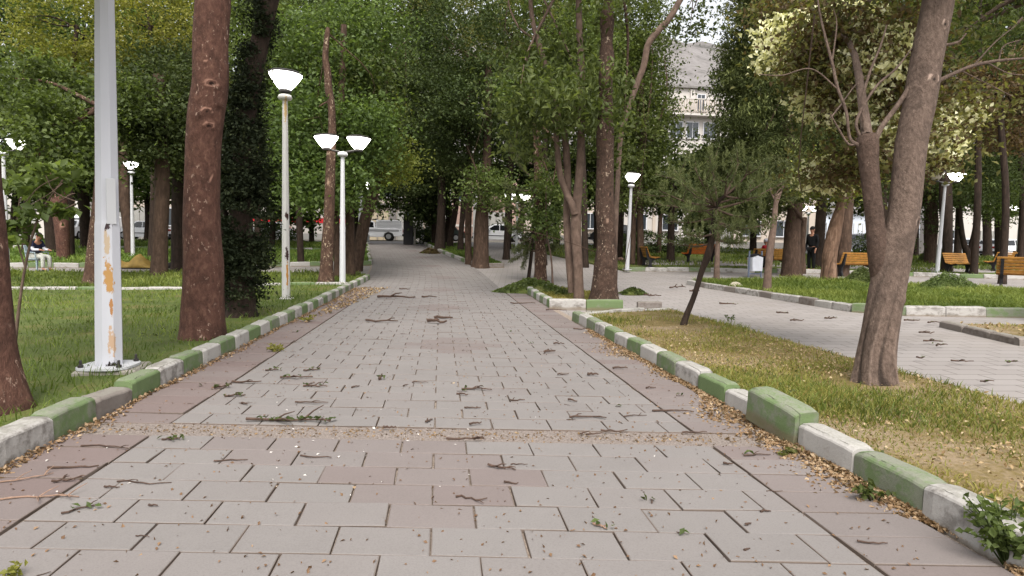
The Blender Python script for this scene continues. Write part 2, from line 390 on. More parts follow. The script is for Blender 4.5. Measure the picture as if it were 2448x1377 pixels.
def lobes(U, k, r):
    """uneven outline: random bumps over the unit sphere"""
    ax = rnd_unit(k, r); am = r.uniform(-.28, .34, k); sh = r.uniform(3, 9, k)
    return 1 + sum(a * np.exp(s * (U @ x - 1)) for a, x, s in zip(am, ax, sh))
def cloud(blobs, n, size, clump=.36, per=26, tintbase=.45, r=rng, shell=.5, flat=.42):
    """leaf positions in clumps spread through ellipsoids; returns C, tint"""
    vols = np.array([max(.02, b[1][0] * b[1][1] * b[1][2]) ** (2 / 3) for b in blobs]); vols /= vols.sum()
    Cs, Ts = [], []
    for (c, rad), f in zip(blobs, vols):
        m = max(3, int(n * f / per)); U = rnd_unit(m, r); q = shell + (1 - shell) * r.random(m) ** .6
        cc = np.array(c) + U * (q * lobes(U, 14, r))[:, None] * np.array(rad)
        ct = tintbase + r.normal(0, .22, m)
        k = np.maximum(4, r.poisson(per, m)); idx = np.repeat(np.arange(m), k)
        off = r.normal(0, 1, (len(idx), 3)) * clump * (.6 + .8 * r.random(m))[idx, None]; off[:, 2] *= flat
        Cs.append(cc[idx] + off); Ts.append(ct[idx] + r.normal(0, .09, len(idx)))
    return np.concatenate(Cs), np.concatenate(Ts)

# ------------------------------------------------------------------ trunks
def catmull(pts, n):
    P_ = [np.array(p, float) for p in pts]
    if len(P_) < 3: return [P_[0] + (P_[-1] - P_[0]) * i / (n - 1) for i in range(n)]
    Q = [2 * P_[0] - P_[1]] + P_ + [2 * P_[-1] - P_[-2]]; out = []; m = len(P_) - 1
    for i in range(n):
        u = i / (n - 1) * m; k = min(int(u), m - 1); u -= k
        a, b, c, d = Q[k:k + 4]
        out.append(.5 * (2 * b + (c - a) * u + (2 * a - 5 * b + 4 * c - d) * u * u + (3 * b - a - 3 * c + d) * u ** 3))
    return out
def trunk_verts(pts, rads, n, rings, rough, seed, flare=0.0, knots=(), base=None, twist=0.0):
    """one tapered bark tube; knots = (fraction of height, angle, size, kind)"""
    pr = catmull([tuple(p) + (r_,) for p, r_ in zip(pts, rads)], rings)
    L = np.linalg.norm(np.array(pts[-1]) - np.array(pts[0]))
    V = []; S = []; up = Vector((1, 0, 0))
    for i, q in enumerate(pr):
        p = Vector(q[:3]); r_ = max(.004, q[3]); a0 = pr[max(i - 1, 0)]; b0 = pr[min(i + 1, rings - 1)]
        tt = Vector((b0 - a0)[:3]).normalized(); a = (up - tt * up.dot(tt)).normalized(); up = a; b = tt.cross(a)
        fr = i / (rings - 1)
        fl = 1 + flare * math.exp(-fr * L / .22)
        for j in range(n):
            th = 2 * math.pi * j / n; d = a * math.cos(th) + b * math.sin(th)
            x = Vector((math.cos(th), math.sin(th), fr * L * 1.0))
            e = noise.noise(Vector((x.x * 1.3 + seed, x.y * 1.3, x.z * 1.1))) * .8 + noise.noise(Vector((x.x * 4 + seed, x.y * 4, x.z * 3))) * .4
            rr = r_ * fl * (1 + rough * e) + (fl - 1) * r_ * .5 * noise.noise(Vector((x.x * 2 + seed, x.y * 2, 0)))
            groove_shade = 0.0
            if twist:
                wv = math.sin(th * 5 + math.sin(fr * L * 2.6) * 2.2 + 2 * noise.noise(Vector((x.x + seed, x.y, x.z * .9))))
                tw = max(0, 1 - fr * L / 2.6); rr += r_ * twist * (wv * abs(wv)) * tw; groove_shade = twist * 10 * tw * min(0, wv + .35) + twist * 9 * tw * max(0, wv - .6)  # groove shade and ridge light of the twist are painted into the bark colour
            sc = groove_shade
            for (kf, ka, ks, kd) in knots:
                da = (th - ka + math.pi) % (2 * math.pi) - math.pi
                dd = math.hypot(da * r_, (fr - kf) * L * (1.25 if ks > .04 else .8)) / ks * (1 + .45 * e)
                if dd < 3:
                    if kd == 'bulge': rr += ks * .45 * math.exp(-dd * dd)
                    else:
                        rr += ks * (.42 * math.exp(-dd * dd * .8) - .62 * math.exp(-dd * dd * 5)); sc += .60 * math.exp(-((dd - .85) * 3.2) ** 2) - 1.6 * math.exp(-dd * dd * 6)
            V.append(p + d * rr); S.append(sc)
    Fc = [(i * n + j, i * n + (j + 1) % n, (i + 1) * n + (j + 1) % n, (i + 1) * n + j) for i in range(rings - 1) for j in range(n)]
    return V, Fc, S
class Trunk:
    def __init__(s): s.V = []; s.F = []; s.S = []; s.I = []; s.mi = 0
    def add(s, *a, **k):
        V, Fc, S = trunk_verts(*a, **k); b = len(s.V); s.V += [tuple(v) for v in V]; s.F += [tuple(i + b for i in f) for f in Fc]; s.S += S; s.I += [s.mi] * len(Fc)
    def build(s, name, mat, parent, origin):
        V = np.array(s.V) - np.array(origin)
        return link(name, npmesh(name, V, s.F, mat, {'scar': s.S}, True, s.I), parent)

LEAFST = {  # leaf size, aspect, droop, clump radius, per clump, up
    'broad': (.135, .62, .35, .42, 60, .8), 'small': (.12, .6, .25, .26, 30, .7), 'far': (.28, .65, .3, .60, 44, .8),
    'conifer': (.15, .26, -.9, .25, 50, .2), 'hang': (.17, .36, .9, .28, 22, .6), 'willow': (.14, .26, .7, .26, 26, .5)}
def tree(name, label, px, py, stems, bark, crowns=(), leaf='leaf_mid', style='broad', n=5000, group=None, D=None, rough=.06, flare=.35,
         res=(16, 40), knots=(), twist=0.0, limbs=5, tint=.45, cat='tree', shell=.5, seed=None, extra=None, trunkname='trunk', lsize=1.0, bark2=None, two=(), clump=None):
    """px,py: where the trunk meets the ground in the photo; stems: lists of (px, py, width px)"""
    seed = seed if seed is not None else int(abs(px) * 7 + (py or 0))
    r = np.random.default_rng(seed)
    b = P(px, py, .09 if py and 690 < py < 1001 else .03) if D is None else on(px, D)
    D = depth(b); m = F / D
    root = empty(name, b, 0, label, cat, group)
    T = Trunk(); tops = []
    for k, st in enumerate(stems):
        dd = st[0][3] if len(st[0]) > 3 else 0.0
        pts = [W(x, y, D + (q[0] if q else 0)) for x, y, w, *q in st]; rads = [w / 2 / m for x, y, w, *q in st]
        if k == 0: pts[0] = Vector((pts[0].x, pts[0].y, b.z - (.05 if D < 18 else .22)))
        nn, rg = res; T.mi = 1 if k in two else 0
        if k: nn = max(6, nn * 2 // 3); rg = max(8, rg * 2 // 3)
        T.add(pts, rads, nn, rg, rough, seed % 97 + k * 3.1, flare=flare if k == 0 else 0, knots=knots if k == 0 else (), twist=twist if k == 0 else 0)
        tops.append(pts[-1])
    blobs = []
    for (x, y, rx, ry, dd) in crowns:
        c = W(x, y, D + dd); blobs.append((tuple(c), (rx / m, (rx + ry) / 2 / m, ry / m)))
    for i in range(limbs if blobs else 0):
        c, rad = blobs[i % len(blobs)]; u = rnd_unit(1, r)[0]; u[2] = abs(u[2]) * .6 - .1
        e = Vector(np.array(c) + u * np.array(rad) * .75); s0 = tops[i % len(tops)]; s0 = s0 + Vector((0, 0, -.3 * r.random()))
        w0 = min(.07, max(.008, stems[i % len(stems)][-1][2] / 2 / m * .7)); T.mi = 0
        mid = s0.lerp(e, .5) + Vector(r.normal(0, .12, 3)) * (e - s0).length
        T.add([s0, mid, e], [w0, w0 * .6, w0 * .15], 6, 8, .05, seed % 31 + i)
    T.build(trunkname, [MAT[bark]] + ([MAT[bark2]] if bark2 else []), root, b)
    if blobs:
        ls, asp, dr, cl, per, up = LEAFST[style]; ls *= lsize; cl = clump or cl; n = int(n * (1.45 if style in ('broad', 'far') and n > 400 else 1))
        C, tt = cloud(blobs, n, ls, cl, per, tint, r, shell)
        tt = tt
        link('crown', leaf_mesh('crown', C - np.array(b), ls * (.7 + .6 * r.random(len(C))), tt, MAT[leaf], asp, up, dr, None, r), root)
    if extra: extra(root, b, D, m, r)
    return root

# ------------------------------------------------------------------ flat pieces of the setting
import bmesh
def sheet(name, poly, h, mat, step=1.0, kind='structure', skirt=0.0):
    bm = bmesh.new(); vs = [bm.verts.new((x, y, 0)) for x, y in poly]; bm.faces.new(vs); bmesh.ops.triangulate(bm, faces=bm.faces[:])
    xs = [p[0] for p in poly]; ys = [p[1] for p in poly]
    def cut(lo, hi, no):
        k = math.floor(lo / step) + 1
        while k * step < hi:
            bmesh.ops.bisect_plane(bm, geom=bm.verts[:] + bm.edges[:] + bm.faces[:], plane_co=Vector(no) * k * step, plane_no=no); k += 1
    cut(min(xs), max(xs), (1, 0, 0)); cut(min(ys), max(ys), (0, 1, 0))
    for v in bm.verts: v.co.z = g(v.co.x, v.co.y) + h
    if skirt:
        e = [x for x in bm.edges if x.is_boundary]; ret = bmesh.ops.extrude_edge_only(bm, edges=e)
        for v in ret['geom']:
            if isinstance(v, bmesh.types.BMVert): v.co.z -= skirt
    bmesh.ops.recalc_face_normals(bm, faces=bm.faces[:])
    me = bpy.data.meshes.new(name); bm.to_mesh(me); bm.free(); me.materials.append(MAT[mat])
    o = link(name, me); o['kind'] = kind; return o
def inpoly(X, Y, poly):
    c = np.zeros(len(X), bool); n = len(poly)
    for i in range(n):
        x1, y1 = poly[i]; x2, y2 = poly[(i + 1) % n]
        if y1 == y2: continue
        c ^= ((y1 > Y) != (y2 > Y)) & (X < (x2 - x1) * (Y - y1) / (y2 - y1) + x1)
    return c
def scatter(poly, n, r=rng, near=0.0):
    """n points in the polygon; near>0 thins them with distance"""
    xs = [p[0] for p in poly]; ys = [p[1] for p in poly]; out = []; got = 0
    while got < n:
        X = r.uniform(min(xs), max(xs), 60000); Y = r.uniform(min(ys), max(ys), 60000); k = inpoly(X, Y, poly)
        if near: k &= r.random(60000) < np.minimum(1, (near / np.maximum(.5, Y)) ** 1.6)
        out.append(np.stack([X[k], Y[k]], 1)); got += k.sum()
    return np.concatenate(out)[:n]
def sn(X, Y, s, ph=0.0):
    return (np.sin(X * s + 1.3 * np.sin(Y * s * .7 + ph) + ph) + np.sin(Y * s * 1.1 - 1.1 * np.sin(X * s * .8 + 2 * ph)) + np.sin((X + Y) * s * 1.9 + ph * 3) * .6) / 2.6
def grass(name, poly, n, mat, h0, hl=(.04, .11), wd=.010, near=0.0, tint=.45, bald=-9.0, cond=None, label=None):
    XY = scatter(poly, n, rng, near); X, Y = XY[:, 0], XY[:, 1]
    q = sn(X, Y, 1.3, .4); keep = q + rng.normal(0, .25, n) > bald
    if cond is not None: keep &= cond(X, Y)
    X, Y, q = X[keep], Y[keep], q[keep]; n = len(X); Z = G(X, Y) + h0
    far = np.clip(Y / 8, 1, 4)
    hh = rng.uniform(*hl, n) * np.maximum(.35, 1 + .45 * q + .35 * sn(X, Y, 4.1, .9)) * np.sqrt(far); a = rng.uniform(0, 2 * np.pi, n); w = wd * far * rng.uniform(.6, 1.3, n)
    lx, ly = rng.normal(0, .55, n) * hh, rng.normal(0, .55, n) * hh
    B = np.stack([X, Y, Z - .01], 1); dx = np.stack([np.cos(a) * w, np.sin(a) * w, np.zeros(n)], 1) * .5
    mid = B + np.stack([lx * .35, ly * .35, hh * .62], 1); tip = B + np.stack([lx, ly, hh], 1)
    V = np.stack([B - dx, B + dx, mid + dx * .75, mid - dx * .75, tip], 1).reshape(-1, 3)
    b = np.arange(n, dtype=np.int32)[:, None] * 5
    Fc = np.concatenate([b + np.array([0, 1, 2]), b + np.array([0, 2, 3]), b + np.array([3, 2, 4])], 1).reshape(-1, 3)
    tt = np.clip(tint + .30 * sn(X, Y, .9, 1.7) + .20 * sn(X, Y, 2.9, .6) + rng.normal(0, .17, n), 0, 1)
    o = link(name, npmesh(name, V, Fc, MAT[mat], {'tint': np.repeat(tt, 5)})); o['kind'] = 'stuff'
    if label: o['label'] = label
    return o

# ---- base ground, one sheet to the horizon
def base_ground():
    ys = np.concatenate([np.arange(-30, 70, 2.0), np.geomspace(72, 2500, 22)]); xs = np.concatenate([-np.geomspace(60, 2500, 20)[::-1], np.arange(-58, 59, 3.0), np.geomspace(60, 2500, 20)])
    XX, YY = np.meshgrid(xs, ys); V = np.stack([XX, YY, G(XX, YY) - .10], -1).reshape(-1, 3); nx = len(xs)
    Fc = [(j * nx + i, j * nx + i + 1, (j + 1) * nx + i + 1, (j + 1) * nx + i) for j in range(len(ys) - 1) for i in range(nx - 1)]
    o = link('ground', npmesh('ground', V, Fc, MAT['bare_soil'], None, True)); o['kind'] = 'structure'
base_ground()

def cx(Y):
    """sideways shift of the main path where it bends far off"""
    return -.135 * float(sp(np.array(Y - 24.0), 2.0)) * .95
SK = -.116                                   # the paver rows run a little askew
PL, PD = .40, .252
def main_path():
    V = []; Fc = []; pk = []; sh = []; ed = []
    def paver(u0, u1, v0, v1, pink, z0=0.0):
        gap = .0028; u0 += gap * random.uniform(.5, 2.2); u1 -= gap * random.uniform(.5, 2.2); v0 += gap * random.uniform(.3, .9); v1 -= gap * random.uniform(.3, .9)
        s_ = random.gauss(.5, .22); tx = random.gauss(0, .0016); ty = random.gauss(0, .0016); dz = random.gauss(0, .0014); b = len(V); e = .008
        def pt(u, v, dz2):
            y = v + SK * u; x = u + cx(y); return (x, y, g(x, y) + .012 + z0 + dz + (u - u0) * tx * 3 + (v - v0) * ty * 3 + dz2)
        def jit(): return random.gauss(0, .0018)
        for (ii, zz, eg) in ((0, -.025, 1), (0, -.003, .95), (e * .7, 0, .12)):
            for (uu, vv) in ((u0 + ii, v0 + ii), (u1 - ii, v0 + ii), (u1 - ii, v1 - ii), (u0 + ii, v1 - ii)):
                V.append(pt(uu + jit(), vv + jit(), zz)); pk.append(pink); sh.append(s_); ed.append(eg)
        for k in range(2):
            for i in range(4): Fc.append((b + k * 4 + i, b + k * 4 + (i + 1) % 4, b + k * 4 + 4 + (i + 1) % 4, b + k * 4 + 4 + i))
        Fc.append((b + 8, b + 9, b + 10, b + 11))
    rows = [3.98 - PD * k for k in range(18, 0, -1)] + [4.27 + PD * k for k in range(154)]
    for row, v in enumerate(rows):
        if True:
            U0 = -1.83 if v < 17.4 else -2.44
            u = U0 - (0 if row % 2 else PL / 2)
            while u < 1.73:
                a = max(u, U0); b_ = min(u + PL, 1.73)
                if b_ - a > .04:
                    uc = (a + b_) / 2; pink = 0.0
                    for k in range(9):
                        d = abs(uc - .05) / .62 + abs(v + PD / 2 - (3.35 + 4.62 * k)) / .72
                        if d < 1: pink = .42
                    d = abs(uc + .75) / .9 + abs(v - 3.7) / .45
                    if d < 1: pink = max(pink, .3)
                    paver(a, b_, v, v + PD, max(0, pink + random.gauss(0, .06)))
                u += PL
            lw = -2.36 if v < 17.4 else -1.85
            if lw < -2: paver(-2.36, -1.845, v, v + PD, .68 + random.gauss(0, .12))
            rw = 2.25
            if v < 17.4: paver(1.744, rw, v, v + PD, .45 + random.gauss(0, .12), 0)
    o = link('main_path', npmesh('main_path', V, Fc, MAT['paver'], {'pink': np.clip(pk, 0, 1), 'shade': np.clip(sh, 0, 1), 'edge': ed})); o['kind'] = 'structure'
main_path()
# bed of sand under the pavers (shows in joints and in the gravel strip)
lp = [(-2.5 + cx(y), y) for y in np.arange(-3, 43.4, 1.2)]; rp = [((2.4 if y < 17.4 else 1.73) + cx(y), y) for y in np.arange(-3, 43.4, 1.2)]
sheet('path_bed', lp + rp[::-1], -.006, 'joint_soil', 1.5)
sheet('gravel_strip', [(-2.3, 4.125 - 2.3 * SK - .16), (-2.3, 4.125 - 2.3 * SK + .16), (2.24, 4.125 + 2.24 * SK + .16), (2.24, 4.125 + 2.24 * SK - .16)], .001, 'gravel_bed', .6)
sheet('plaza', [(-40, -4), (60, -4), (60, 43.3), (-40, 43.3)], -.022, 'plaza_paving', 2.0)
sheet('road', [(-120, 43.3), (140, 43.3), (140, 57), (-120, 57)], -.05, 'asphalt', 6.0)
sheet('pavement', [(-120, 57), (140, 57), (140, 70), (-120, 70)], .06, 'concrete', 6.0, skirt=.15)

LAWN_H = .095
L1 = [(-2.45, -3), (-2.45, 17.8), (-4.3, 17.6), (-6.4, 16.4), (-40, 16.0), (-40, -3)]
L2 = [(-2.45, 18.1), (-2.4, 20.9), (-2.9, 22.5), (-40, 22.2), (-40, 16.2), (-6.4, 16.6), (-4.3, 17.8)]
L3 = [(-2.9, 26.75), (-3.95, 34.9), (-40, 34.6), (-40, 24.7), (-15.8, 24.75)]
L4 = [(-4.0, 35.15), (-4.9, 42.6), (-40, 42.6), (-40, 34.9)]
R1 = [(2.42, -3), (2.42, 10.8), (3.0, 11.3), (4.45, 11.7), (4.5, 4.0), (4.6, -3)]
R2 = [(2.42, 12.75), (2.42, 17.2), (3.2, 17.9), (4.1, 16.0), (3.75, 12.6)]
R3 = [(1.35, 27.8), (2.0, 26.6), (2.7, 26.9), (1.5, 42.5), (-1.05, 42.5), (-.12, 35.8)]
R4 = [(8.3, 11.8), (8.95, 11.1), (10.8, 10.6), (26, 8.5), (26, 11.0), (15.8, 15.3), (14.2, 17.5), (12.3, 19.0), (9.6, 19.8), (7.98, 19.3), (8.32, 15.4)]
R5 = [(7.4, 24.8), (60, 17.5), (60, 42.5), (4.5, 42.5)]
R6 = [(8.2, 9.25), (7.75, 7.6), (12, 6.2), (26, 3.2), (26, 5.2), (12, 8.1)]
for nm, pl, hh, mt in (('left_lawn', L1, LAWN_H, 'lawn_soil'), ('left_lawn_strip', L2, LAWN_H, 'lawn_soil'), ('far_left_lawn', L3, LAWN_H, 'lawn_soil'), ('roadside_lawn', L4, LAWN_H, 'lawn_soil'),
                       ('right_verge', R1, LAWN_H - .01, 'dry_soil'), ('tree_bed', R2, .06, 'dry_soil'), ('far_tree_bed', R3, .07, 'lawn_soil'), ('right_lawn', R4, LAWN_H, 'lawn_soil'),
                       ('back_lawn', R5, .05, 'lawn_soil'), ('litter_bed', R6, .06, 'dry_soil')):
    sheet(nm, pl, hh, mt, 1.0, skirt=.2)
sheet('bench_path', [(9, 27.0), (45, 22.0), (45, 24.5), (9.5, 29.5)], .056, 'plaza_paving', 2.0)

grass('left_grass', L1, 150000, 'grass_green', LAWN_H, (.035, .10), .009, 7, .45)
grass('left_strip_grass', L2, 30000, 'grass_green', LAWN_H, (.04, .09), .012, 0, .5)
grass('far_left_grass', L3, 24000, 'grass_green', LAWN_H, (.05, .10), .014, 0, .4)
grass('roadside_grass', L4, 14000, 'grass_green', LAWN_H, (.06, .10), .016, 0, .35)
bare = lambda X, Y: (np.hypot((X - 2.98) / .20, (Y - 3.0) / .26) + rng.normal(0, .2, len(X)) > 1) & (np.hypot((X - 3.9) / .5, (Y - 5.2) / .4) + rng.normal(0, .25, len(X)) > 1) & (np.hypot((X - 3.55) / .7, (Y - 9.2) / .8) + rng.normal(0, .2, len(X)) > 1)
grass('verge_grass', R1, 62000, 'grass_dry', LAWN_H - .01, (.02, .065), .008, 5, .38, -.75, bare)
grass('verge_green_grass', R1, 34000, 'grass_green', LAWN_H - .01, (.03, .085), .008, 5, .5, -.02, bare)
grass('tree_bed_grass', R2, 7000, 'grass_dry', .06, (.03, .07), .012, 0, .3)
grass('far_bed_grass', R3, 7000, 'grass_green', .07, (.04, .07), .016, 0, .35)
grass('right_grass', R4, 60000, 'grass_green', LAWN_H, (.05, .12), .011, 0, .58)
grass('back_grass', R5, 46000, 'grass_green', .05, (.04, .09), .014, 0, .4, -.1)
grass('bed_grass', R6, 9000, 'grass_dry', .06, (.02, .05), .012, 0, .35, .0)

# ---- loose dry leaves: nobody could count them
def litter(name, X, Y, h, size, mat='litter', tint=.5, up=1.6, label=None):
    C = np.stack([X, Y, G(X, Y) + h], 1); n = len(C)
    o = link(name, leaf_mesh(name, C, size * rng.uniform(.5, 1.3, n), tint + rng.normal(0, .25, n), MAT[mat], .55, up, 0, None, rng, .15)); o['kind'] = 'stuff'
    if label: o['label'] = label
def drift(n, x0, y0, y1, wid, side, hmax=.022):
    Y = rng.uniform(0, 1, n) ** 1.7 * (y1 - y0) + y0; wv = wid * (.75 + .45 * np.sin(Y * 1.9) + .3 * np.sin(Y * 4.3 + 1))
    q = np.abs(rng.normal(0, .5, n)); X = x0 - side * q * wv; k = q < 1.8; h = .012 + hmax * np.maximum(0, 1 - q) * rng.random(n)
    return X[k], Y[k], h[k]
X, Y, h = drift(9000, 2.31, 1.6, 9.5, .26, 1); litter('kerb_leaf_litter', X, Y, h, .034, label='drift of dry tan leaves along the foot of the right kerb')
X, Y, h = drift(2200, -2.34, 2.4, 17.5, .09, -1, .03); litter('left_leaf_litter', X, Y, h, .034, tint=.45)
q = scatter([(-2.3, 14.2), (-2.3, 17.6), (-1.4, 17.9), (-1.8, 13.0), (-2.1, 10)], 700); litter('corner_leaf_litter', q[:, 0], q[:, 1], .03, .06, tint=.5)
q = scatter(R1, 14000, rng, 4.5); k = sn(q[:, 0], q[:, 1], 1.1, 2.1) + rng.normal(0, .4, len(q)) > -.25; litter('verge_leaf_litter', q[k, 0], q[k, 1], LAWN_H + .012, .028, tint=.55)
q = scatter(R6, 2500); litter('bed_leaf_litter', q[:, 0], q[:, 1], .075, .06, tint=.3)
n = 700; Xg = rng.uniform(-2.2, 2.2, n); Yg = 4.14 + SK * Xg + rng.normal(0, .07, n); litter('strip_debris', Xg, Yg, .004, .022, tint=.2)
n = 2600; Xg = rng.uniform(-2.2, 2.1, n); Yg = 2.2 + 16 * rng.random(n) ** 1.3; litter('path_debris', Xg, Yg, .016, .020, 'litter', .05)
n = 700; kk = rng.integers(0, 60, n); Yg = (-.6 + PD * (kk + 8)) + rng.normal(0, .006, n); Xg = rng.uniform(-1.8, 1.7, n); litter('joint_debris', Xg, Yg + SK * Xg, .006, .028, 'litter', .35)
n = 60; Xg = rng.normal(-.6, .8, n); Yg = rng.normal(3.9, .5, n); litter('pale_petals', Xg, Yg, .014, .022, 'wall_white', .9, 3.0)
q = scatter(L1, 16000, rng, 6); k = sn(q[:, 0], q[:, 1], 1.6, 4.0) + .5 * sn(q[:, 0], q[:, 1], 5, 1) > .25; litter('clover', q[k, 0], q[k, 1], LAWN_H + .03, .05, 'leaf_mid', .35, 1.0)
q = scatter(R1, 2500, rng, 5); k = sn(q[:, 0], q[:, 1], 2.1, 3.0) > .35; litter('verge_weeds', q[k, 0], q[k, 1], LAWN_H + .02, .035, 'leaf_mid', .5, .8)
def gravel():
    m = MB(); n = 900
    X = rng.uniform(-2.25, 2.2, n); Y = 4.14 + SK * X + np.clip(rng.normal(0, .07, n), -.13, .13)
    for x, y in zip(X, Y):
        s = random.uniform(.004, .013); z = g(x, y) - .004
        vs = [(x + s * random.uniform(.6, 1.2) * math.cos(a), y + s * random.uniform(.6, 1.2) * math.sin(a), z) for a in (0, 1.3, 2.5, 3.8, 5)] + [(x, y, z + s * 1.1)]
        m.add(vs, [(0, 1, 5), (1, 2, 5), (2, 3, 5), (3, 4, 5), (4, 0, 5)])
    o = m.build('gravel', MAT['gravel_bed']); o['kind'] = 'stuff'
gravel()

# ------------------------------------------------------------------ kerbstones
def kerb_mesh(name, mat, L=.5, seed=0, w=.15, h=.180, worn=1.0):
    r = random.Random(seed); nL, V, Fc = 9, [], []
    prof = [(0, -.06), (.0, .05), (.004, h - .026), (.010, h - .016), (.032, h - .002), (.07, h + .002), (w - .012, h), (w, h - .012), (w, -.06)]
    for i in range(nL):
        f = i / (nL - 1); x = (f - .5) * L
        e = .012 if i in (0, nL - 1) else 0.0
        for j, (u, z) in enumerate(prof):
            k = 1.0 if 0 < j < 8 else 0
            nz = noise.noise(Vector((x * 9 + seed * 7, u * 14, z * 9))) * .0045 * worn * k
            uu = min(max(u + nz, -.01), w + .01) + (e if u < w / 2 else -e) * k * .6; zz = z + (noise.noise(Vector((x * 7, u * 9 + seed * 3, 4))) * .005 * worn - e * .8) * k
            V.append((x + (r.uniform(-.003, .003) if 0 < i < nL - 1 else 0), uu, zz))
    m = len(prof)
    for i in range(nL - 1):
        for j in range(m - 1): Fc.append((i * m + j, (i + 1) * m + j, (i + 1) * m + j + 1, i * m + j + 1))
    mb = MB(); mb.add(V, Fc + [tuple(range(m)), tuple((nL - 1) * m + j for j in range(m - 1, -1, -1))])
    me = mb.mesh(name, mat); 
    return me
KM = {c: [kerb_mesh('kerbstone', MAT['kerb_' + c], .49, s + 11 * i) for s in range(4)] for i, c in enumerate(('green', 'white', 'bare'))}
def kerb_row(pts, where, group, start=0, seg=.5, side=1, special=None, hz=0.0, jit=1.0, cols=('green', 'white'), skip=()):
    """stones along a polyline of their front edge; they stand to the left of the direction when side = 1"""
    P_ = [Vector(p) for p in pts]; k = start; idx = 0
    for a, b in zip(P_[:-1], P_[1:]):
        L = (b - a).length; n = max(1, round(L / seg)); d = (b - a) / n; ang = math.atan2(d.y, d.x)
        for i in range(n):
            c = a + d * (i + .5); col = cols[k % len(cols)]; sp_ = (special or {}).get(idx)
            if idx not in skip:
                if sp_ and sp_.get('col'): col = sp_['col']
                o = link('kerbstone', random.choice(KM[col])); z = g(c.x, c.y)
                dz = (g(c.x + d.x * .5, c.y + d.y * .5) - g(c.x - d.x * .5, c.y - d.y * .5))
                if side == 1: o.rotation_euler = (random.gauss(0, .012) * jit, -math.atan2(dz, d.length) + random.gauss(0, .010) * jit, ang + random.gauss(0, .014) * jit)
                else: o.rotation_euler = (random.gauss(0, .012) * jit, math.atan2(dz, d.length) + random.gauss(0, .010) * jit, ang + math.pi + random.gauss(0, .014) * jit)
                o.scale = (d.length / .5, 1, 1)
                o.location = (c.x + random.gauss(0, .004), c.y + random.gauss(0, .004), z + hz + random.gauss(0, .006) * jit)
                lab = (sp_ or {}).get('label') or ('%s painted kerbstone in the row %s' % (col, where) if col != 'bare' else 'bare concrete kerbstone in the row ' + where)
                tag(o, lab, 'kerbstone', group)
                if sp_:
                    if 'dz' in sp_: o.location.z += sp_['dz']
                    if 'rot' in sp_: o.rotation_euler = tuple(p + q for p, q in zip(o.rotation_euler, sp_['rot']))
                    if 'off' in sp_: o.location.x += sp_['off'][0]; o.location.y += sp_['off'][1]
                    if 'sc' in sp_: o.scale = tuple(p * q for p, q in zip(o.scale, sp_['sc']))
            k += 1; idx += 1
# left row: boundaries read off the photo (white block ends at x=156, green at 225, broken, white, green ...)
ys_left = 4.10
kerb_row([(-2.36, ys_left - .5 * 6), (-2.36, ys_left), (-2.36, 17.6)], 'along the left edge of the main path', 'kerbstones along the left edge of the main path', 0, .5, 1,
         {5: dict(label='wide white kerbstone at the left end of the near left kerb row', col='white'), 6: dict(label='green kerbstone left of the crumbled one near the leaning trunk', col='green'),
          7: dict(label='crumbled grey kerbstone with a chipped white end, left kerb row', col='bare', dz=-.045, rot=(.05, .05, 0)), 8: dict(col='green', label='green kerbstone right after the crumbled one, below the tall pole')})
kerb_row([(-2.36, 17.65), (-2.3, 19.3), (-2.28, 20.8)], 'at the far end of the left lawn strip', 'kerbstones round the left lawn strip', 1, .5, 1)
kerb_row([(-2.55, 17.75), (-4.3, 17.6), (-6.4, 16.45), (-16, 15.95)], 'between the left lawn and the strip behind', 'kerbstones between the left lawns', 1, .8, -1, hz=-.02, cols=('white', 'white', 'green'))
kerb_row([(-2.85, 26.6), (-15.8, 24.65), (-22, 24.4)], 'on the far side of the left cross path', 'kerbstones beyond the left cross path', 1, .8, -1, cols=('white', 'green'))
kerb_row([(-2.85, 26.65), (-4.45, 39.7), (-4.85, 42.5)], 'along the far left edge of the path', 'kerbstones along the far left path edge', 1, .8, 1, cols=('white', 'white', 'green'))
kerb_row([(-4.2, 35.05), (-24, 34.75)], 'across the far left lawn', 'kerbstones across the far left lawn', 0, .9, -1, hz=.02)
# right row from the camera outward
ys_r = 3.74
kerb_row([(2.30, ys_r - .53 * 6), (2.30, ys_r), (2.30, ys_r + .53), (2.28, 10.72)], 'along the right edge of the main path', 'kerbstones along the right edge of the main path', 0, .53, -1,
         {2: dict(col='green', label='green kerbstone behind the leafy bush at the lower right'), 3: dict(col='white', label='large white kerbstone next to the leafy bush at the lower right'),
          4: dict(col='green', label='green kerbstone with a cracked top edge above the small weed'), 5: dict(col='white', label='white kerbstone in front of the raised green one'),
          6: dict(col='green', label='raised green kerbstone pushed up out of line', dz=.085, rot=(.05, .10, .10), off=(-.05, 0), sc=(1.02, 1.25, 1.0)),
          7: dict(col='white', label='low worn white kerbstone just behind the raised green one', dz=-.02), 8: dict(col='green', label='green kerbstone second behind the raised one')})
kerb_row([(2.45, 10.85), (3.1, 11.35), (4.5, 11.75)], 'at the back of the dry verge', 'kerbstones at the back of the dry verge', 1, .6, -1, hz=-.05, cols=('white',))
kerb_row([(2.22, 12.62), (3.72, 12.4)], 'in front of the multi stemmed tree', 'kerbstones in front of the tree bed', 0, .72, 1,
         {0: dict(col='white', label='long white kerbstone in front of the multi stemmed tree', dz=.03), 1: dict(col='green', label='long green kerbstone in front of the knobbly trunk', dz=.03)})
kerb_row([(2.26, 12.75), (2.28, 16.8)], 'along the left of the tree bed', 'kerbstones along the tree bed', 0, .5, -1)
kerb_row([(4.0, 12.35), (4.5, 12.3)], 'right of the tree bed', None, 1, .5, 1, {0: dict(col='bare', label='loose grey kerbstone right of the tree bed')})
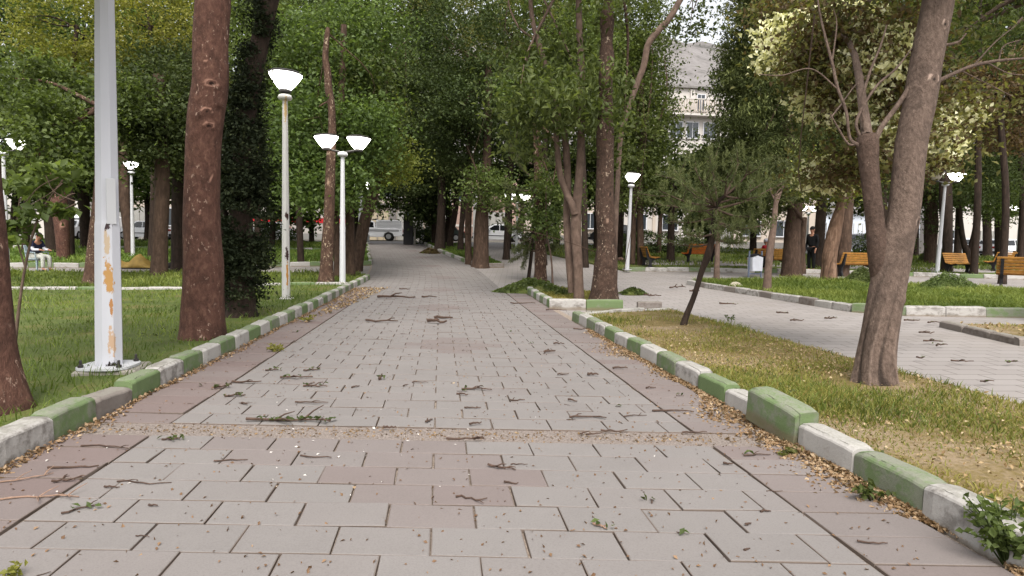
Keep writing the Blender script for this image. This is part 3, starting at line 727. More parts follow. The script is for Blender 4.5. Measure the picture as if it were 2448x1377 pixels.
kerb_row([(1.2, 27.6), (-.2, 35.6), (-1.15, 42.4)], 'along the far right edge of the path', 'kerbstones along the far right path edge', 1, .8, -1, cols=('white', 'white', 'green'))
kerb_row([(1.25, 27.6), (1.9, 26.3), (2.7, 26.5)], 'round the near end of the far tree bed', 'kerbstones round the far tree bed', 1, .6, 1, cols=('white', 'bare'))
kerb_row([(7.86, 19.4), (8.2, 15.4), (8.2, 11.75)], 'along the plaza side of the right lawn', 'kerbstones along the right lawn', 1, .6, 1, cols=('white', 'white', 'bare'), hz=-.04)
kerb_row([(8.2, 11.7), (8.8, 10.95), (10.8, 10.4), (22, 8.6)], 'along the front of the right lawn', 'kerbstones in front of the right lawn', 0, .8, 1, cols=('green', 'white', 'white'), hz=-.01)
kerb_row([(9.7, 19.95), (12.4, 19.15), (14.3, 17.65), (15.9, 15.45), (24, 12)], 'behind the right lawn', 'kerbstones behind the right lawn', 1, .9, -1, cols=('white',), hz=-.05)
kerb_row([(7.35, 24.7), (16, 23.4), (34, 20.7)], 'along the far side of the right cross path', 'kerbstones beyond the right cross path', 1, .9, 1, cols=('white', 'green', 'white'), hz=-.02)
kerb_row([(8.15, 9.4), (7.68, 7.5), (12, 6.1), (16, 5.25)], 'round the litter bed at the right edge', 'kerbstones round the litter bed', 0, .7, 1, cols=('bare',), hz=-.09)
# ------------------------------------------------------------------ lamps
def lamp_head_meshes():
    cap = MB(); cap.lathe([(.02, .335), (.14, .33), (.30, .305), (.345, .285), (.345, .262)], n=14)
    cap.lathe([(.10, .03), (.13, .01), (.13, -.02), (.06, -.03)], n=10)
    bowl = MB(); bowl.lathe([(.12, .03), (.20, .10), (.29, .20), (.338, .261)], n=14)
    return cap.mesh('lamp_head', MAT['dark_metal']), bowl.mesh('diffuser', MAT['lamp_glow'], True), bowl.mesh('diffuser', MAT['lamp_unlit'], True)
LH = lamp_head_meshes()
def lamp(label, base, h, ax, paint='lamp_paint', sc=1.0, lit=(1, 1), w=.085, tilt=0.0, arm=.42):
    root = empty('street_lamp', base, 0, label, 'street lamp', 'park lamps with glowing bowls')
    if tilt: root.rotation_euler = (0, tilt, 0)
    p = MB(); p.lathe([(w * 1.0, -.05), (w * .98, .5), (w * .75, h * .6), (w * .62, h - .48)], n=8, rot=.39); p.build('post', MAT[paint], root)
    b = MB(); b.box((0, 0, .012), (.30, .30, .024), 0, bev=.01); pl = b.build('base_plate', MAT[paint], root)
    for x in (-.11, .11):
        for y in (-.11, .11):
            q = MB(); q.lathe([(.012, .024), (.012, .05), (.006, .055)], (x, y, 0), 6); q.build('bolt', MAT['dark_metal'], pl)
    c = MB(); c.lathe([(.06, h - .52), (.125, h - .50), (.145, h - .46), (.125, h - .41), (.05, h - .38)], n=12); c.build('collar', MAT[paint], root, True)
    dx, dy = math.cos(ax), math.sin(ax)
    for sgn, on_ in zip((1, -1), lit):
        e = Vector((dx * arm * sgn, dy * arm * sgn, h - .33))
        if arm: a = MB(); a.tube([(0, 0, h - .46), (dx * .12 * sgn, dy * .12 * sgn, h - .38), e], [.035, .03, .025], 6); a.build('arm', MAT['dark_metal'], root)
        hd = link('lamp_head', LH[0], root); hd.location = e; hd.scale = (sc * .97, sc * .97, sc * 1.25); hd.rotation_euler = (.0, .04 * sgn, 0)
        link('diffuser', LH[1] if on_ else LH[2], hd)
    return root
def lamp_px(label, bx, by, ty, ax, D=None, **k):
    b = P(bx, by, .085) if D is None else on(bx, D); D = depth(b)
    hy = H + float(ray(bx, ty)[2]) * D
    return lamp(label, b, hy - b.z, ax, **k)
lamp_px('rust spotted white street lamp in the left lawn beside the dark ivy column', 684, 715, 188, 0, paint='lamp_paint_rusty', sc=1.02, arm=0, lit=(1,))
lamp_px('white street lamp with two lit bowls beside the knobbly pruned trunk, left of the path', 819, 680, 333, R(4))
lamp_px('slim street lamp standing behind the yellow tarpaulin', 318, 612, 390, 0, arm=0, lit=(1,))
lamp_px('street lamp at the left picture edge beyond the seated man', 17, 640, 338, R(4))
lamp_px('white street lamp behind the slanting pruned tree, left of the far path', 862, 628, 436, R(20), w=.12)
lamp_px('white street lamp standing at the corner of the plaza, right of the knobbly trunk', 1499, 645, 418, 0, tilt=R(1.2), arm=0, lit=(1,))
lamp_px('white street lamp with one dark and one lit bowl behind the grass heap', 2240, 652, 416, R(-6), lit=(1, 0), tilt=R(2.0))
lamp_px('small distant street lamp seen behind the young pine', 1235, None, 466, R(5), D=35)
lamp_px('distant street lamp lit beside the standing man in black', 1929, None, 494, R(5), D=41)
lamp_px('distant street lamp near the white car at the right edge', 2433, None, 492, R(5), D=38)

def light_pole():
    b = P(262, 912); D = depth(b); root = empty('light_pole', b, 0, 'tall octagonal white light pole with rust holes, in the left lawn', 'light pole')
    d = MB(); d.box((.02, .03, .05), (.50, .46, .16), R(8), bev=.015); d.build('plinth', MAT['concrete'], root)
    base = Vector((0, 0, .14)); tip = W(250, 0, D) - b; m = F / D
    dirv = (tip - base) / tip.z
    p = MB(); hts = [0, .4, 1.3, 1.34, 2.5, 3.9, 6, 9]; rad = [30.5, 30, 28, 26.5, 24, 20.5, 17, 12]
    p.tube([base + dirv * z for z in hts], [r_ / m * .98 for r_ in rad], 8); p.build('pole', MAT['pole_paint'], root)
    pl = MB(); n = 28; R_ = .22
    ring = [(math.copysign(abs(math.cos(a)) ** .6, math.cos(a)) * R_, math.copysign(abs(math.sin(a)) ** .6, math.sin(a)) * R_) for a in [2 * math.pi * i / n for i in range(n)]]
    vs = [(x, y, .135) for x, y in ring] + [(x, y, .155) for x, y in ring]
    pl.add(vs, [(i, (i + 1) % n, n + (i + 1) % n, n + i) for i in range(n)] + [tuple(range(n - 1, -1, -1)), tuple(range(n, 2 * n))])
    plate = pl.build('base_plate', MAT['lamp_paint'], root)
    for x in (-.155, .155):
        for y in (-.155, .155):
            q = MB(); q.lathe([(.012, .155), (.012, .215), (.008, .22)], (x, y, 0), 8); q.lathe([(.024, .155), (.024, .178)], (x, y, 0), 6); q.build('bolt', MAT['dark_metal'], plate)
    h = MB(); h.box(base + dirv * 1.52 + Vector((math.cos(_fa) * .112, math.sin(_fa) * .112, 0)), (.012, .075, .40), _fa, bev=.003); h.build('hatch_cover', MAT['lamp_paint'], root)
    t_ = MB(); tp = base + dirv * 9; t_.tube([tp, tp + Vector((.9, .2, .35))], .03, 8); t_.build('arm', MAT['lamp_paint'], root)
    f = MB(); f.box(tp + Vector((1.1, .24, .38)), (.6, .25, .12), .2, bev=.03); f.build('floodlight', MAT['dark_metal'], root)
light_pole()

# ------------------------------------------------------------------ trees
K = lambda *a: a
tree('leaning_tree', 'reddish brown trunk cut off by the left picture edge', -18, 1002, [[(-18, 1002, 150), (-45, 800, 132), (-66, 560, 128), (-85, 300, 124), (-110, 0, 118), (-150, -300, 108)]], 'bark_red',
     [(-150, -520, 420, 260, 0)], 'leaf_mid', 'broad', 2600, res=(40, 90), rough=.05, flare=.25, twist=.03, limbs=4)
tree('plane_tree', 'thick reddish brown trunk with pale flecks and knots, beside the tall pole', 485, 808,
     [[(484, 808, 98), (485, 740, 94), (487, 643, 90), (483, 560, 84), (482, 478, 80), (486, 348, 79), (494, 265, 82), (503, 195, 80), (503, 105, 80), (509, 0, 80), (512, -150, 78), (520, -330, 70)]], 'bark_red',
     [(520, -560, 420, 240, 0)], 'leaf_mid', 'broad', 2600, res=(48, 130), rough=.045, flare=.16, limbs=5,
     knots=[(.62, -1.15, .075, 'k'), (.537, -1.2, .065, 'k'), (.498, -1.0, .065, 'k'), (.52, -1.6, .06, 'bulge'), (.40, -.75, .028, 'k'), (.33, -1.4, .03, 'k'), (.68, -1.5, .03, 'k'), (.565, -.5, .06, 'bulge'), (.47, -1.9, .05, 'bulge'), (.19, -.6, .05, 'bulge')])
tree('ivy_covered_tree', 'dark ivy covered trunk leaning right behind the thick reddish trunk', 578, 757,
     [[(578, 757, 62), (577, 640, 56), (578, 480, 50), (582, 330, 46), (606, 170, 44), (646, 0, 40), (690, -160, 34)], [(543, 772, 24), (538, 660, 20), (536, 500, 16), (540, 330, 10)]], 'bark_dark',
     [(580, 640, 44, 100, 0), (576, 520, 48, 130, 0), (582, 390, 46, 120, 0), (586, 270, 36, 90, 0), (600, 160, 20, 70, 0), (624, 60, 18, 60, 0), (690, -150, 100, 70, .5)], 'leaf_ivy', 'small', 34000, res=(20, 40), limbs=0, tint=.4, shell=.7, clump=.09, lsize=.5)
# left: trunks standing in the lawns
tree('old_tree', 'dark trunk with feathery olive crown, standing before the yellow tarpaulin', 380, 662, [[(379, 662, 38), (383, 560, 34), (388, 450, 33), (385, 330, 30), (380, 180, 26)]], 'bark_brown',
     [(375, 280, 70, 90, 0), (400, 200, 90, 80, 1), (340, 330, 50, 60, -.5), (430, 330, 40, 110, 1)], 'leaf_dark', 'broad', 8000, tint=.5, res=(20, 40))
tree('stubby_tree', 'dark gnarled trunk half hidden behind the tall pole', 219, 683, [[(219, 683, 40), (221, 620, 28), (228, 540, 24), (238, 420, 22), (236, 250, 18)]], 'bark_mottle',
     [(150, 330, 70, 110, 0), (90, 200, 80, 70, 1), (190, 290, 60, 90, 2), (310, 250, 60, 60, 2)], 'leaf_mid', 'broad', 9000, tint=.5)
tree('scarred_tree', 'brown trunk with a bright orange bark scar, behind the seated man', 150, 622, [[(152, 624, 26), (149, 560, 30), (142, 490, 34), (134, 400, 28), (120, 250, 22)]], 'bark_red',
     [(90, 420, 60, 50, 3), (120, 270, 90, 80, 1)], 'leaf_mid', 'broad', 7000, knots=[(.32, -1.0, .12, 'k')], tint=.35)
tree('dark_trunk_tree', 'dark trunk right behind the orange scarred one', 128, 606, [[(128, 606, 30), (126, 540, 34), (120, 450, 30), (118, 330, 24)]], 'bark_dark', [(130, 380, 60, 70, 1)], 'leaf_dark', 'broad', 3000)
tree('dark_trunk_tree', 'straight dark trunk in front of the white van on the left', 205, 598, [[(205, 598, 22), (203, 540, 22), (200, 470, 24), (196, 350, 20)]], 'bark_dark', [(190, 400, 50, 60, 0), (230, 330, 50, 110, 1)], 'leaf_dark', 'broad', 4500)
tree('dark_trunk_tree', 'slanting trunk leaning right beside the straight dark one, left of the tall pole', 226, 600, [[(224, 600, 24), (236, 550, 20), (246, 480, 18), (250, 380, 14)]], 'bark_brown', [(260, 300, 60, 90, 1)], 'leaf_mid', 'broad', 4000)
tree('dark_trunk_tree', 'brown trunk just left of the slim lamp behind the tarpaulin', 311, 611, [[(311, 611, 20), (305, 540, 22), (298, 470, 24), (292, 350, 20)]], 'bark_brown', [(300, 270, 70, 70, 2)], 'leaf_mid', 'broad', 5000, tint=.55)
tree('dark_trunk_tree', 'dark trunk showing left of the thick reddish trunk', 428, 645, [[(428, 645, 34), (430, 580, 38), (432, 500, 40), (430, 400, 34), (420, 250, 26)]], 'bark_dark', [(420, 330, 60, 120, 0), (440, 200, 60, 100, 1)], 'leaf_dark', 'broad', 5000, tint=.45)
tree('young_tree', 'thin sapling with broad pale leaves beside the left edge trunk', 34, 815, [[(34, 815, 7), (58, 650, 6), (92, 520, 5), (150, 430, 3)], [(60, 640, 4), (40, 560, 4), (50, 450, 3)], [(92, 520, 4), (160, 470, 3), (180, 462, 2)]], 'bark_smooth',
     [(60, 450, 50, 40, 0), (130, 430, 55, 35, 0), (24, 570, 26, 50, 0), (110, 495, 60, 20, 0)], 'leaf_mid', 'broad', 150, limbs=6, tint=.75, lsize=.9, shell=.2, clump=.10, res=(8, 16))
# pruned trunks by the second lamp
tree('pruned_tree', 'tall knobbly pale trunk pruned to a bare top, left of the twin headed lamp', 781, 683,
     [[(781, 683, 36), (782, 622, 30), (785, 557, 28), (787, 505, 24), (789, 440, 23), (791, 383, 21), (794, 314, 18), (791, 244, 17), (786, 216, 18), (783, 174, 17), (778, 139, 14), (783, 77, 12), (786, 66, 5)], [(790, 240, 6), (770, 250, 4), (762, 256, 2)]], 'bark_mottle',
     [(735, 430, 50, 70, 1.4), (830, 450, 50, 60, 1.6), (850, 320, 80, 90, 1.8), (730, 300, 60, 100, 1.6)], 'leaf_bright', 'broad', 9000, res=(20, 70), rough=.16, limbs=4, tint=.4,
     knots=[(.1, -1.4, .06, 'k'), (.2, -1.2, .05, 'bulge'), (.34, -1.7, .06, 'k'), (.45, -1.0, .05, 'bulge'), (.6, -1.4, .05, 'k'), (.72, -1.2, .05, 'bulge'), (.82, -1.8, .05, 'k')])
tree('slanting_tree', 'slanting dark trunk forked at its bare top, left edge of the far path', 851, 645,
     [[(851, 645, 24), (861, 588, 27), (871, 531, 28), (887, 484, 26), (900, 426, 24), (904, 366, 19), (911, 300, 13), (915, 251, 12), (924, 209, 9), (929, 171, 9), (945, 160, 6), (949, 118, 4), (970, 100, 2)], [(929, 172, 5), (914, 155, 4), (912, 90, 3)], [(918, 260, 4), (935, 280, 3), (944, 270, 2)]], 'bark_brown',
     [(930, 380, 45, 60, 0), (860, 250, 60, 80, 1.5), (950, 400, 30, 40, -.3)], 'leaf_yellow', 'broad', 3400, res=(16, 60), rough=.1, limbs=3, tint=.3)
tree('dark_trunk_tree', 'dark trunk just right of the twin headed lamp', 838, 664, [[(838, 664, 24), (837, 600, 22), (836, 520, 20), (834, 430, 18), (830, 300, 15)]], 'bark_brown', [(850, 240, 90, 110, .8), (800, 160, 80, 80, 1)], 'leaf_mid', 'broad', 8000)
tree('dark_trunk_tree', 'thin reddish trunk close behind the knobbly pruned one', 806, 668, [[(806, 668, 15), (805, 560, 15), (804, 440, 15), (818, 200, 16), (822, 60, 14)]], 'bark_brown', [(760, 120, 110, 100, 1.5), (860, 80, 100, 90, 2), (822, 150, 60, 60, .3)], 'leaf_mid', 'broad', 8000, tint=.5, limbs=0)
# the row of trunks along the right of the far path
tree('row_tree', 'sturdy brown trunk with a small pale scar at its foot, end of the far row', 1148, 637, [[(1148, 637, 44), (1150, 590, 37), (1152, 520, 33), (1158, 450, 26), (1163, 400, 21), (1166, 300, 18), (1168, 150, 14)]], 'bark_brown',
     [(1160, 250, 120, 120, 0), (1110, 120, 120, 110, 1), (1090, 340, 80, 80, 1)], 'leaf_dark', 'broad', 14000, knots=[(.035, -1.5, .10, 'k')], res=(20, 50))
tree('row_tree', 'thin trunk pressed against the sturdy scarred trunk of the far row', 1121, 631, [[(1121, 631, 17), (1119, 560, 16), (1121, 470, 15), (1120, 300, 12)]], 'bark_brown', [(1160, 450, 40, 45, -1.5)], 'leaf_bright', 'broad', 1500, limbs=2)
tree('row_tree', 'slim leaning trunk third from the near end of the far row', 1101, 602, [[(1101, 602, 17), (1102, 560, 13), (1107, 500, 13), (1112, 420, 12)]], 'bark_dark', [(1100, 380, 70, 80, 0), (1060, 250, 80, 100, 0)], 'leaf_dark', 'broad', 8000)
tree('row_tree', 'curved dark trunk between two others in the far row', 1076, 594, [[(1075, 594, 19), (1078, 560, 14), (1085, 525, 14), (1091, 480, 13), (1092, 400, 12)]], 'bark_dark', [(1040, 400, 70, 60, 0), (1010, 200, 90, 130, 0)], 'leaf_dark', 'broad', 9000)
tree('row_tree', 'broad based dark trunk at the far end of the row', 1052, 600, [[(1051, 600, 30), (1053, 560, 22), (1055, 510, 20), (1056, 430, 18), (1050, 300, 14)]], 'bark_dark', [(1000, 420, 60, 50, 0), (1010, 330, 90, 80, 1), (1080, 70, 110, 130, 0)], 'leaf_dark', 'broad', 10000)
# right of the path
tree('pruned_tree', 'pruned mottled trunk behind the cut branches, right of the path', 1291, 672, [[(1291, 672, 34), (1292, 620, 27), (1291, 540, 25), (1289, 470, 25), (1286, 383, 21), (1282, 300, 16), (1280, 272, 12)]], 'bark_mottle',
     [(1320, 480, 40, 70, -.4), (1280, 210, 70, 70, .5)], 'leaf_mid', 'broad', 3000, res=(18, 50), rough=.14, limbs=3, knots=[(.15, -1.5, .06, 'k'), (.3, -1.9, .05, 'bulge'), (.5, -1.4, .06, 'k'), (.75, -1.6, .05, 'k')])
tree('sapling', 'thin green sapling beside the pruned mottled trunk', 1322, 676, [[(1322, 676, 5), (1318, 620, 4), (1308, 560, 4), (1305, 470, 3), (1310, 420, 2)]], 'bark_smooth', [(1310, 500, 38, 70, 0), (1300, 430, 30, 40, 0)], 'leaf_bright', 'small', 1400, limbs=3, res=(8, 20), tint=.5)
tree('multi_stemmed_tree', 'smooth grey multi stemmed tree with hanging leaves in the tree bed', 1384, 716,
     [[(1384, 716, 24), (1382, 640, 23), (1377, 560, 25), (1378, 500, 24), (1385, 418, 20), (1389, 331, 18), (1389, 167, 18), (1384, 35, 15), (1380, -120, 12)],
      [(1368, 700, 20, .25), (1360, 603, 20, .25), (1355, 520, 18, .25), (1357, 440, 18, .2), (1351, 331, 16), (1335, 280, 14), (1306, 167, 14), (1285, 94, 13), (1271, 35, 11), (1262, -100, 9)],
      [(1374, 512, 18, -.1), (1368, 490, 17, -.12), (1353, 458, 16), (1338, 410, 15), (1327, 296, 12), (1318, 190, 9)], [(1290, 95, 7), (1264, 84, 6), (1239, 63, 5), (1218, 17, 4), (1216, -20, 3)]], 'bark_smooth',
     [(1270, 250, 110, 70, -.6), (1350, 235, 110, 80, -.8), (1430, 260, 70, 60, -.5), (1310, 150, 130, 60, .3), (1240, 350, 45, 50, .3), (1330, -160, 260, 120, 0)], 'leaf_mid', 'hang', 7500, res=(18, 60), rough=.04, limbs=6, flare=.2, tint=.55)
tree('knobbly_tree', 'dark knobbly trunk with pale scars, at the corner of the tree bed', 1444, 722,
     [[(1443, 722, 70), (1446, 680, 62), (1449, 632, 56), (1451, 574, 45), (1447, 516, 45), (1446, 440, 42), (1447, 380, 41), (1447, 314, 42), (1449, 251, 33), (1448, 192, 32), (1450, 139, 36), (1450, 100, 28), (1451, 45, 34), (1455, 0, 22), (1458, -150, 18)], [(1478, 620, 8), (1487, 618, 6), (1492, 622, 2)]], 'bark_plane',
     [(1460, -220, 220, 170, 0), (1450, 20, 50, 40, -.3), (1480, 300, 35, 90, .6)], 'leaf_mid', 'broad', 3600, res=(40, 140), rough=.10, flare=.1, limbs=4,
     knots=[(.05, -1.8, .06, 'k'), (.06, -1.2, .05, 'k'), (.14, -1.6, .08, 'bulge'), (.17, -1.3, .06, 'bulge'), (.27, -1.7, .05, 'k'), (.33, -1.2, .05, 'k'), (.38, -1.8, .05, 'k'), (.43, -1.4, .05, 'k'), (.53, -1.4, .05, 'bulge'), (.56, -1.0, .045, 'k'), (.60, -2.0, .05, 'bulge'), (.665, -1.5, .05, 'k'), (.69, -1.9, .06, 'bulge'), (.69, -1.2, .06, 'bulge'), (.78, -1.5, .05, 'bulge')])
tree('slanting_tree', 'slender grey stem slanting up to the right behind the knobbly trunk', 1464, 690, [[(1464, 690, 16), (1472, 520, 13), (1483, 335, 11), (1494, 289, 11), (1508, 244, 12), (1525, 195, 14), (1539, 157, 15), (1550, 105, 15), (1577, 70, 15), (1602, 42, 15), (1626, 0, 14), (1690, -110, 11)]], 'bark_smooth',
     [(1700, -190, 130, 110, 0), (1668, 24, 34, 36, .2), (1650, 70, 18, 18, .2)], 'leaf_dark', 'broad', 1500, res=(14, 60), limbs=5)
def pine(label, px, py, stem, limbs_, bark='bark_dark', n_t=1, group=None, needle=.11):
    b = P(px, py); D = depth(b); m = F / D; r = np.random.default_rng(int(px))
    root = empty('young_pine', b, 0, label, 'tree', group)
    T = Trunk(); pts = [W(x, y, D) for x, y, w in stem]; pts[0].z = b.z - .05
    T.add(pts, [w / 2 / m for x, y, w in stem], 12, 40, .08, px % 50)
    segs = []; T.mi = 1
    for (x0, y0, x1, y1, dd, wd) in limbs_:
        a = W(x0, y0, D); e = W(x1, y1, D + dd); mid = a.lerp(e, .5) + Vector((0, 0, -.06 * (e - a).length))
        T.add([a, mid, e], [wd / 2 / m, wd / 2.6 / m, .004], 6, 10, .05, x1 % 37); segs.append((a, mid, e))
        for k in range(3):
            f = r.uniform(.35, .9); s0 = a.lerp(mid, f * 2) if f < .5 else mid.lerp(e, f * 2 - 1)
            L = (e - a).length * .38; e2 = s0 + (e - a).normalized() * L * .7 + Vector((r.normal(0, .5), r.normal(0, .8), r.uniform(-.1, .5))) * L
            T.add([s0, s0.lerp(e2, .5) + Vector((0, 0, -.02)), e2], [.008, .006, .003], 5, 6, .05, k); segs.append((s0, s0.lerp(e2, .5), e2))
    T.build('trunk', [MAT[bark], MAT['bark_smooth']], root, b)
    Cs, Ds, Ss, Ts = [], [], [], []
    for (a, mid, e) in segs:
        L = (mid - a).length + (e - mid).length
        for f in np.arange(.30, 1.02, .05 / max(.25, L)):
            p = a.lerp(mid, f * 2) if f < .5 else mid.lerp(e, f * 2 - 1)
            k = int(13 * n_t); u = rnd_unit(k, r) * .75 + np.array((e - a).normalized()) * .55; u[:, 2] += .3
            u /= np.linalg.norm(u, axis=1, keepdims=True); ln = needle * r.uniform(.7, 1.2, k)
            Cs.append(np.array(p) + u * ln[:, None] * .5); Ds.append(u); Ss.append(ln); Ts.append(np.full(k, .45 + r.normal(0, .15)) + r.normal(0, .1, k))
        if r.random() < .8:    # upright spring candles at the shoot tips
            for q in range(3):
                k = 26; z = r.random(k); o_ = r.normal(0, .05, 2); base = np.array(e) + np.array((o_[0], o_[1], 0))
                u = rnd_unit(k, r) * .5 + np.array((0, 0, .8)); u /= np.linalg.norm(u, axis=1, keepdims=True); hgt = needle * 1.5 * r.uniform(.6, 1.2)
                Cs.append(base + np.stack([0 * z, 0 * z, z * hgt], 1) + u * .025); Ds.append(u); Ss.append(np.full(k, .06)); Ts.append(np.full(k, .8))
    C = np.concatenate(Cs); Dv = np.concatenate(Ds); S = np.concatenate(Ss); tt = np.concatenate(Ts)
    link('crown', leaf_mesh('crown', C - np.array(b), S, tt, MAT['leaf_pine'], .10, .3, 0, Dv, r, .01), root)
    return root
rp = np.random.default_rng(5)
lb = [(1711, 494, 1575, 455, -.2, 6), (1711, 490, 1610, 405, .3, 6), (1712, 490, 1660, 400, -.3, 6), (1715, 480, 1700, 370, .1, 6), (1732, 469, 1770, 380, .2, 6), (1732, 469, 1800, 400, -.2, 6), (1720, 485, 1835, 430, .2, 6), (1711, 500, 1880, 430, 0, 6),
      (1711, 500, 1800, 520, -.4, 6), (1711, 498, 1640, 500, -.4, 5), (1709, 520, 1600, 530, .3, 5), (1709, 530, 1840, 540, .3, 5), (1706, 560, 1640, 560, -.3, 5), (1704, 570, 1770, 580, -.3, 5), (1700, 582, 1630, 586, .5, 5),
      (1711, 494, 1690, 440, -.5, 5), (1720, 480, 1760, 440, .5, 5), (1709, 520, 1750, 545, .5, 4), (1709, 520, 1660, 470, .5, 4), (1732, 469, 1740, 410, -.3, 5), (1711, 500, 1720, 560, -.6, 4), (1704, 570, 1750, 575, .4, 4),
      (1712, 490, 1630, 440, -.5, 5), (1711, 495, 1590, 490, .5, 5), (1732, 469, 1820, 470, -.4, 5), (1709, 530, 1780, 550, -.5, 4), (1706, 560, 1690, 520, .6, 4)]
pine('leaning young pine with bare inner limbs, standing in the dry verge', 1629, 790, [(1628, 790, 20), (1640, 757, 15), (1660, 706, 13), (1677, 650, 14), (1692, 611, 18), (1705, 560, 14), (1711, 494, 11), (1732, 469, 8), (1768, 448, 4)], lb, n_t=.58)
lb2 = [(1272, 600 - 16 * i, 1272 + (-1) ** i * rp.uniform(25, 62), 590 - 17 * i + rp.uniform(-30, 14), rp.uniform(-.6, .6), 4) for i in range(14)] + [(1275, 560, 1225, 600, -.4, 3), (1275, 550, 1250, 640, -.3, 3), (1275, 560, 1320, 600, .3, 3)]
pine('small young pine growing beside the cut branches, right of the path', 1263, 668, [(1263, 668, 9), (1270, 610, 8), (1276, 520, 6), (1280, 430, 5), (1283, 380, 3)], lb2, n_t=1.3, needle=.14)
tree('thin_tree', 'pale slim trunk like a stake behind the young pine', 1713, 676, [[(1713, 676, 14), (1715, 600, 12), (1717, 560, 11), (1718, 530, 8)]], 'bark_smooth', [(1720, 510, 24, 24, 0)], 'leaf_conifer', 'conifer', 400, res=(10, 24), limbs=3)
tree('thin_tree', 'slim crooked trunk right of the white litter bin', 1833, 697, [[(1833, 697, 18), (1837, 640, 17), (1842, 590, 17), (1850, 536, 14), (1856, 470, 9)]], 'bark_smooth', [(1860, 430, 40, 50, .5)], 'leaf_pine', 'conifer', 900, res=(12, 30), tint=.35)
tree('big_conifer', 'huge dark conifer right of the sky gap, thick trunk beside the man in black', 1892, 657, [[(1891, 657, 50), (1893, 600, 40), (1896, 540, 36), (1900, 480, 34), (1880, 300, 28), (1850, 50, 20)], [(1918, 655, 18), (1917, 600, 15), (1922, 520, 14)]], 'bark_brown',
     [(1805, 440, 95, 95, -1), (1735, 410, 45, 60, -1), (1815, 300, 90, 130, -1), (1830, 130, 120, 140, 0), (1772, 350, 48, 100, -2), (1768, 190, 30, 100, -1), (1890, 380, 70, 130, 0), (1850, -40, 110, 100, 0), (1782, 60, 40, 100, -1)], 'leaf_conifer', 'conifer', 46000, tint=.42, shell=.7, limbs=2, lsize=1.1)
tree('split_bark_tree', 'pale split trunk with torn bark at the edge of the right lawn', 1981, 680, [[(1981, 680, 38), (1983, 640, 32), (1984, 604, 32), (1996, 547, 31), (2008, 500, 22), (2015, 460, 16), (2022, 400, 14), (2028, 320, 11)]], 'bark_split', [(1990, 420, 70, 50, -.5)], 'leaf_yellow', 'broad', 1500, res=(22, 40), twist=.14, limbs=2, tint=.3)
tree('dark_trunk_tree', 'stout dark trunk just right of the split bark trunk', 2012, 657, [[(2011, 657, 32), (2018, 600, 30), (2022, 540, 29), (2027, 480, 26), (2032, 380, 22)]], 'bark_brown', [(2060, 420, 60, 90, 1.5), (2110, 300, 60, 100, 1.5)], 'leaf_dark', 'broad', 5000)
tree('dark_trunk_tree', 'dark trunk right of the standing man in black', 1956, 640, [[(1952, 640, 20), (1956, 580, 20), (1962, 500, 20), (1970, 400, 16)]], 'bark_dark', [(1950, 330, 70, 110, 1)], 'leaf_dark', 'broad', 6000)
def samaras(blobs_px, n, size=.10):
    def f(root, b, D, m, r):
        bl = [(tuple(W(x, y, D + dd)), (rx / m, (rx + ry) / 2 / m, ry / m)) for x, y, rx, ry, dd in blobs_px]
        C, tt = cloud(bl, n, size, .075, 11, .55, r, .35)
        link('seed_cluster', leaf_mesh('seed_cluster', C - np.array(b), size * r.uniform(.6, 1.2, len(C)), tt, MAT['leaf_samara'], .8, .2, .6, None, r, .25), root)['kind'] = 'stuff'
        C, tt = cloud([(tuple(W(x, y, D + dd)), (rx / m, (rx + ry) / 2 / m, ry / m)) for x, y, rx, ry, dd in BL], n, size, .16, 14, .4, r, .3)
        link('dry_leaf', leaf_mesh('dry_leaf', C - np.array(b), .07 * r.uniform(.6, 1.2, len(C)), tt, MAT['leaf_rust'], .6, .4, .5, None, r, .2), root)['kind'] = 'stuff'
    return f
SL = [(1960, 230, 70, 80, 1.8), (2200, 300, 50, 60, 1.6), (2090, 140, 100, 110, 1.1), (1890, 110, 95, 90, 2.0), (1985, 420, 75, 62, 2.4), (2235, 350, 60, 75, 1.4), (2060, 260, 60, 60, 1.3), (2030, 40, 80, 40, 1.6), (2300, 270, 40, 40, 1.5), (2130, 330, 40, 50, 1.0)]
BL = [(2080, 130, 160, 130, 1.2), (1960, 110, 95, 130, 1.5), (1985, 420, 75, 60, 2.5), (2215, 345, 70, 100, 1.5), (2050, 270, 100, 60, 1.4), (2140, 230, 60, 80, 1.2), (1880, 40, 110, 70, 2.5), (2030, 400, 60, 60, 1.8), (2300, 250, 60, 60, 1.5), (2120, 340, 60, 60, 1.0)]
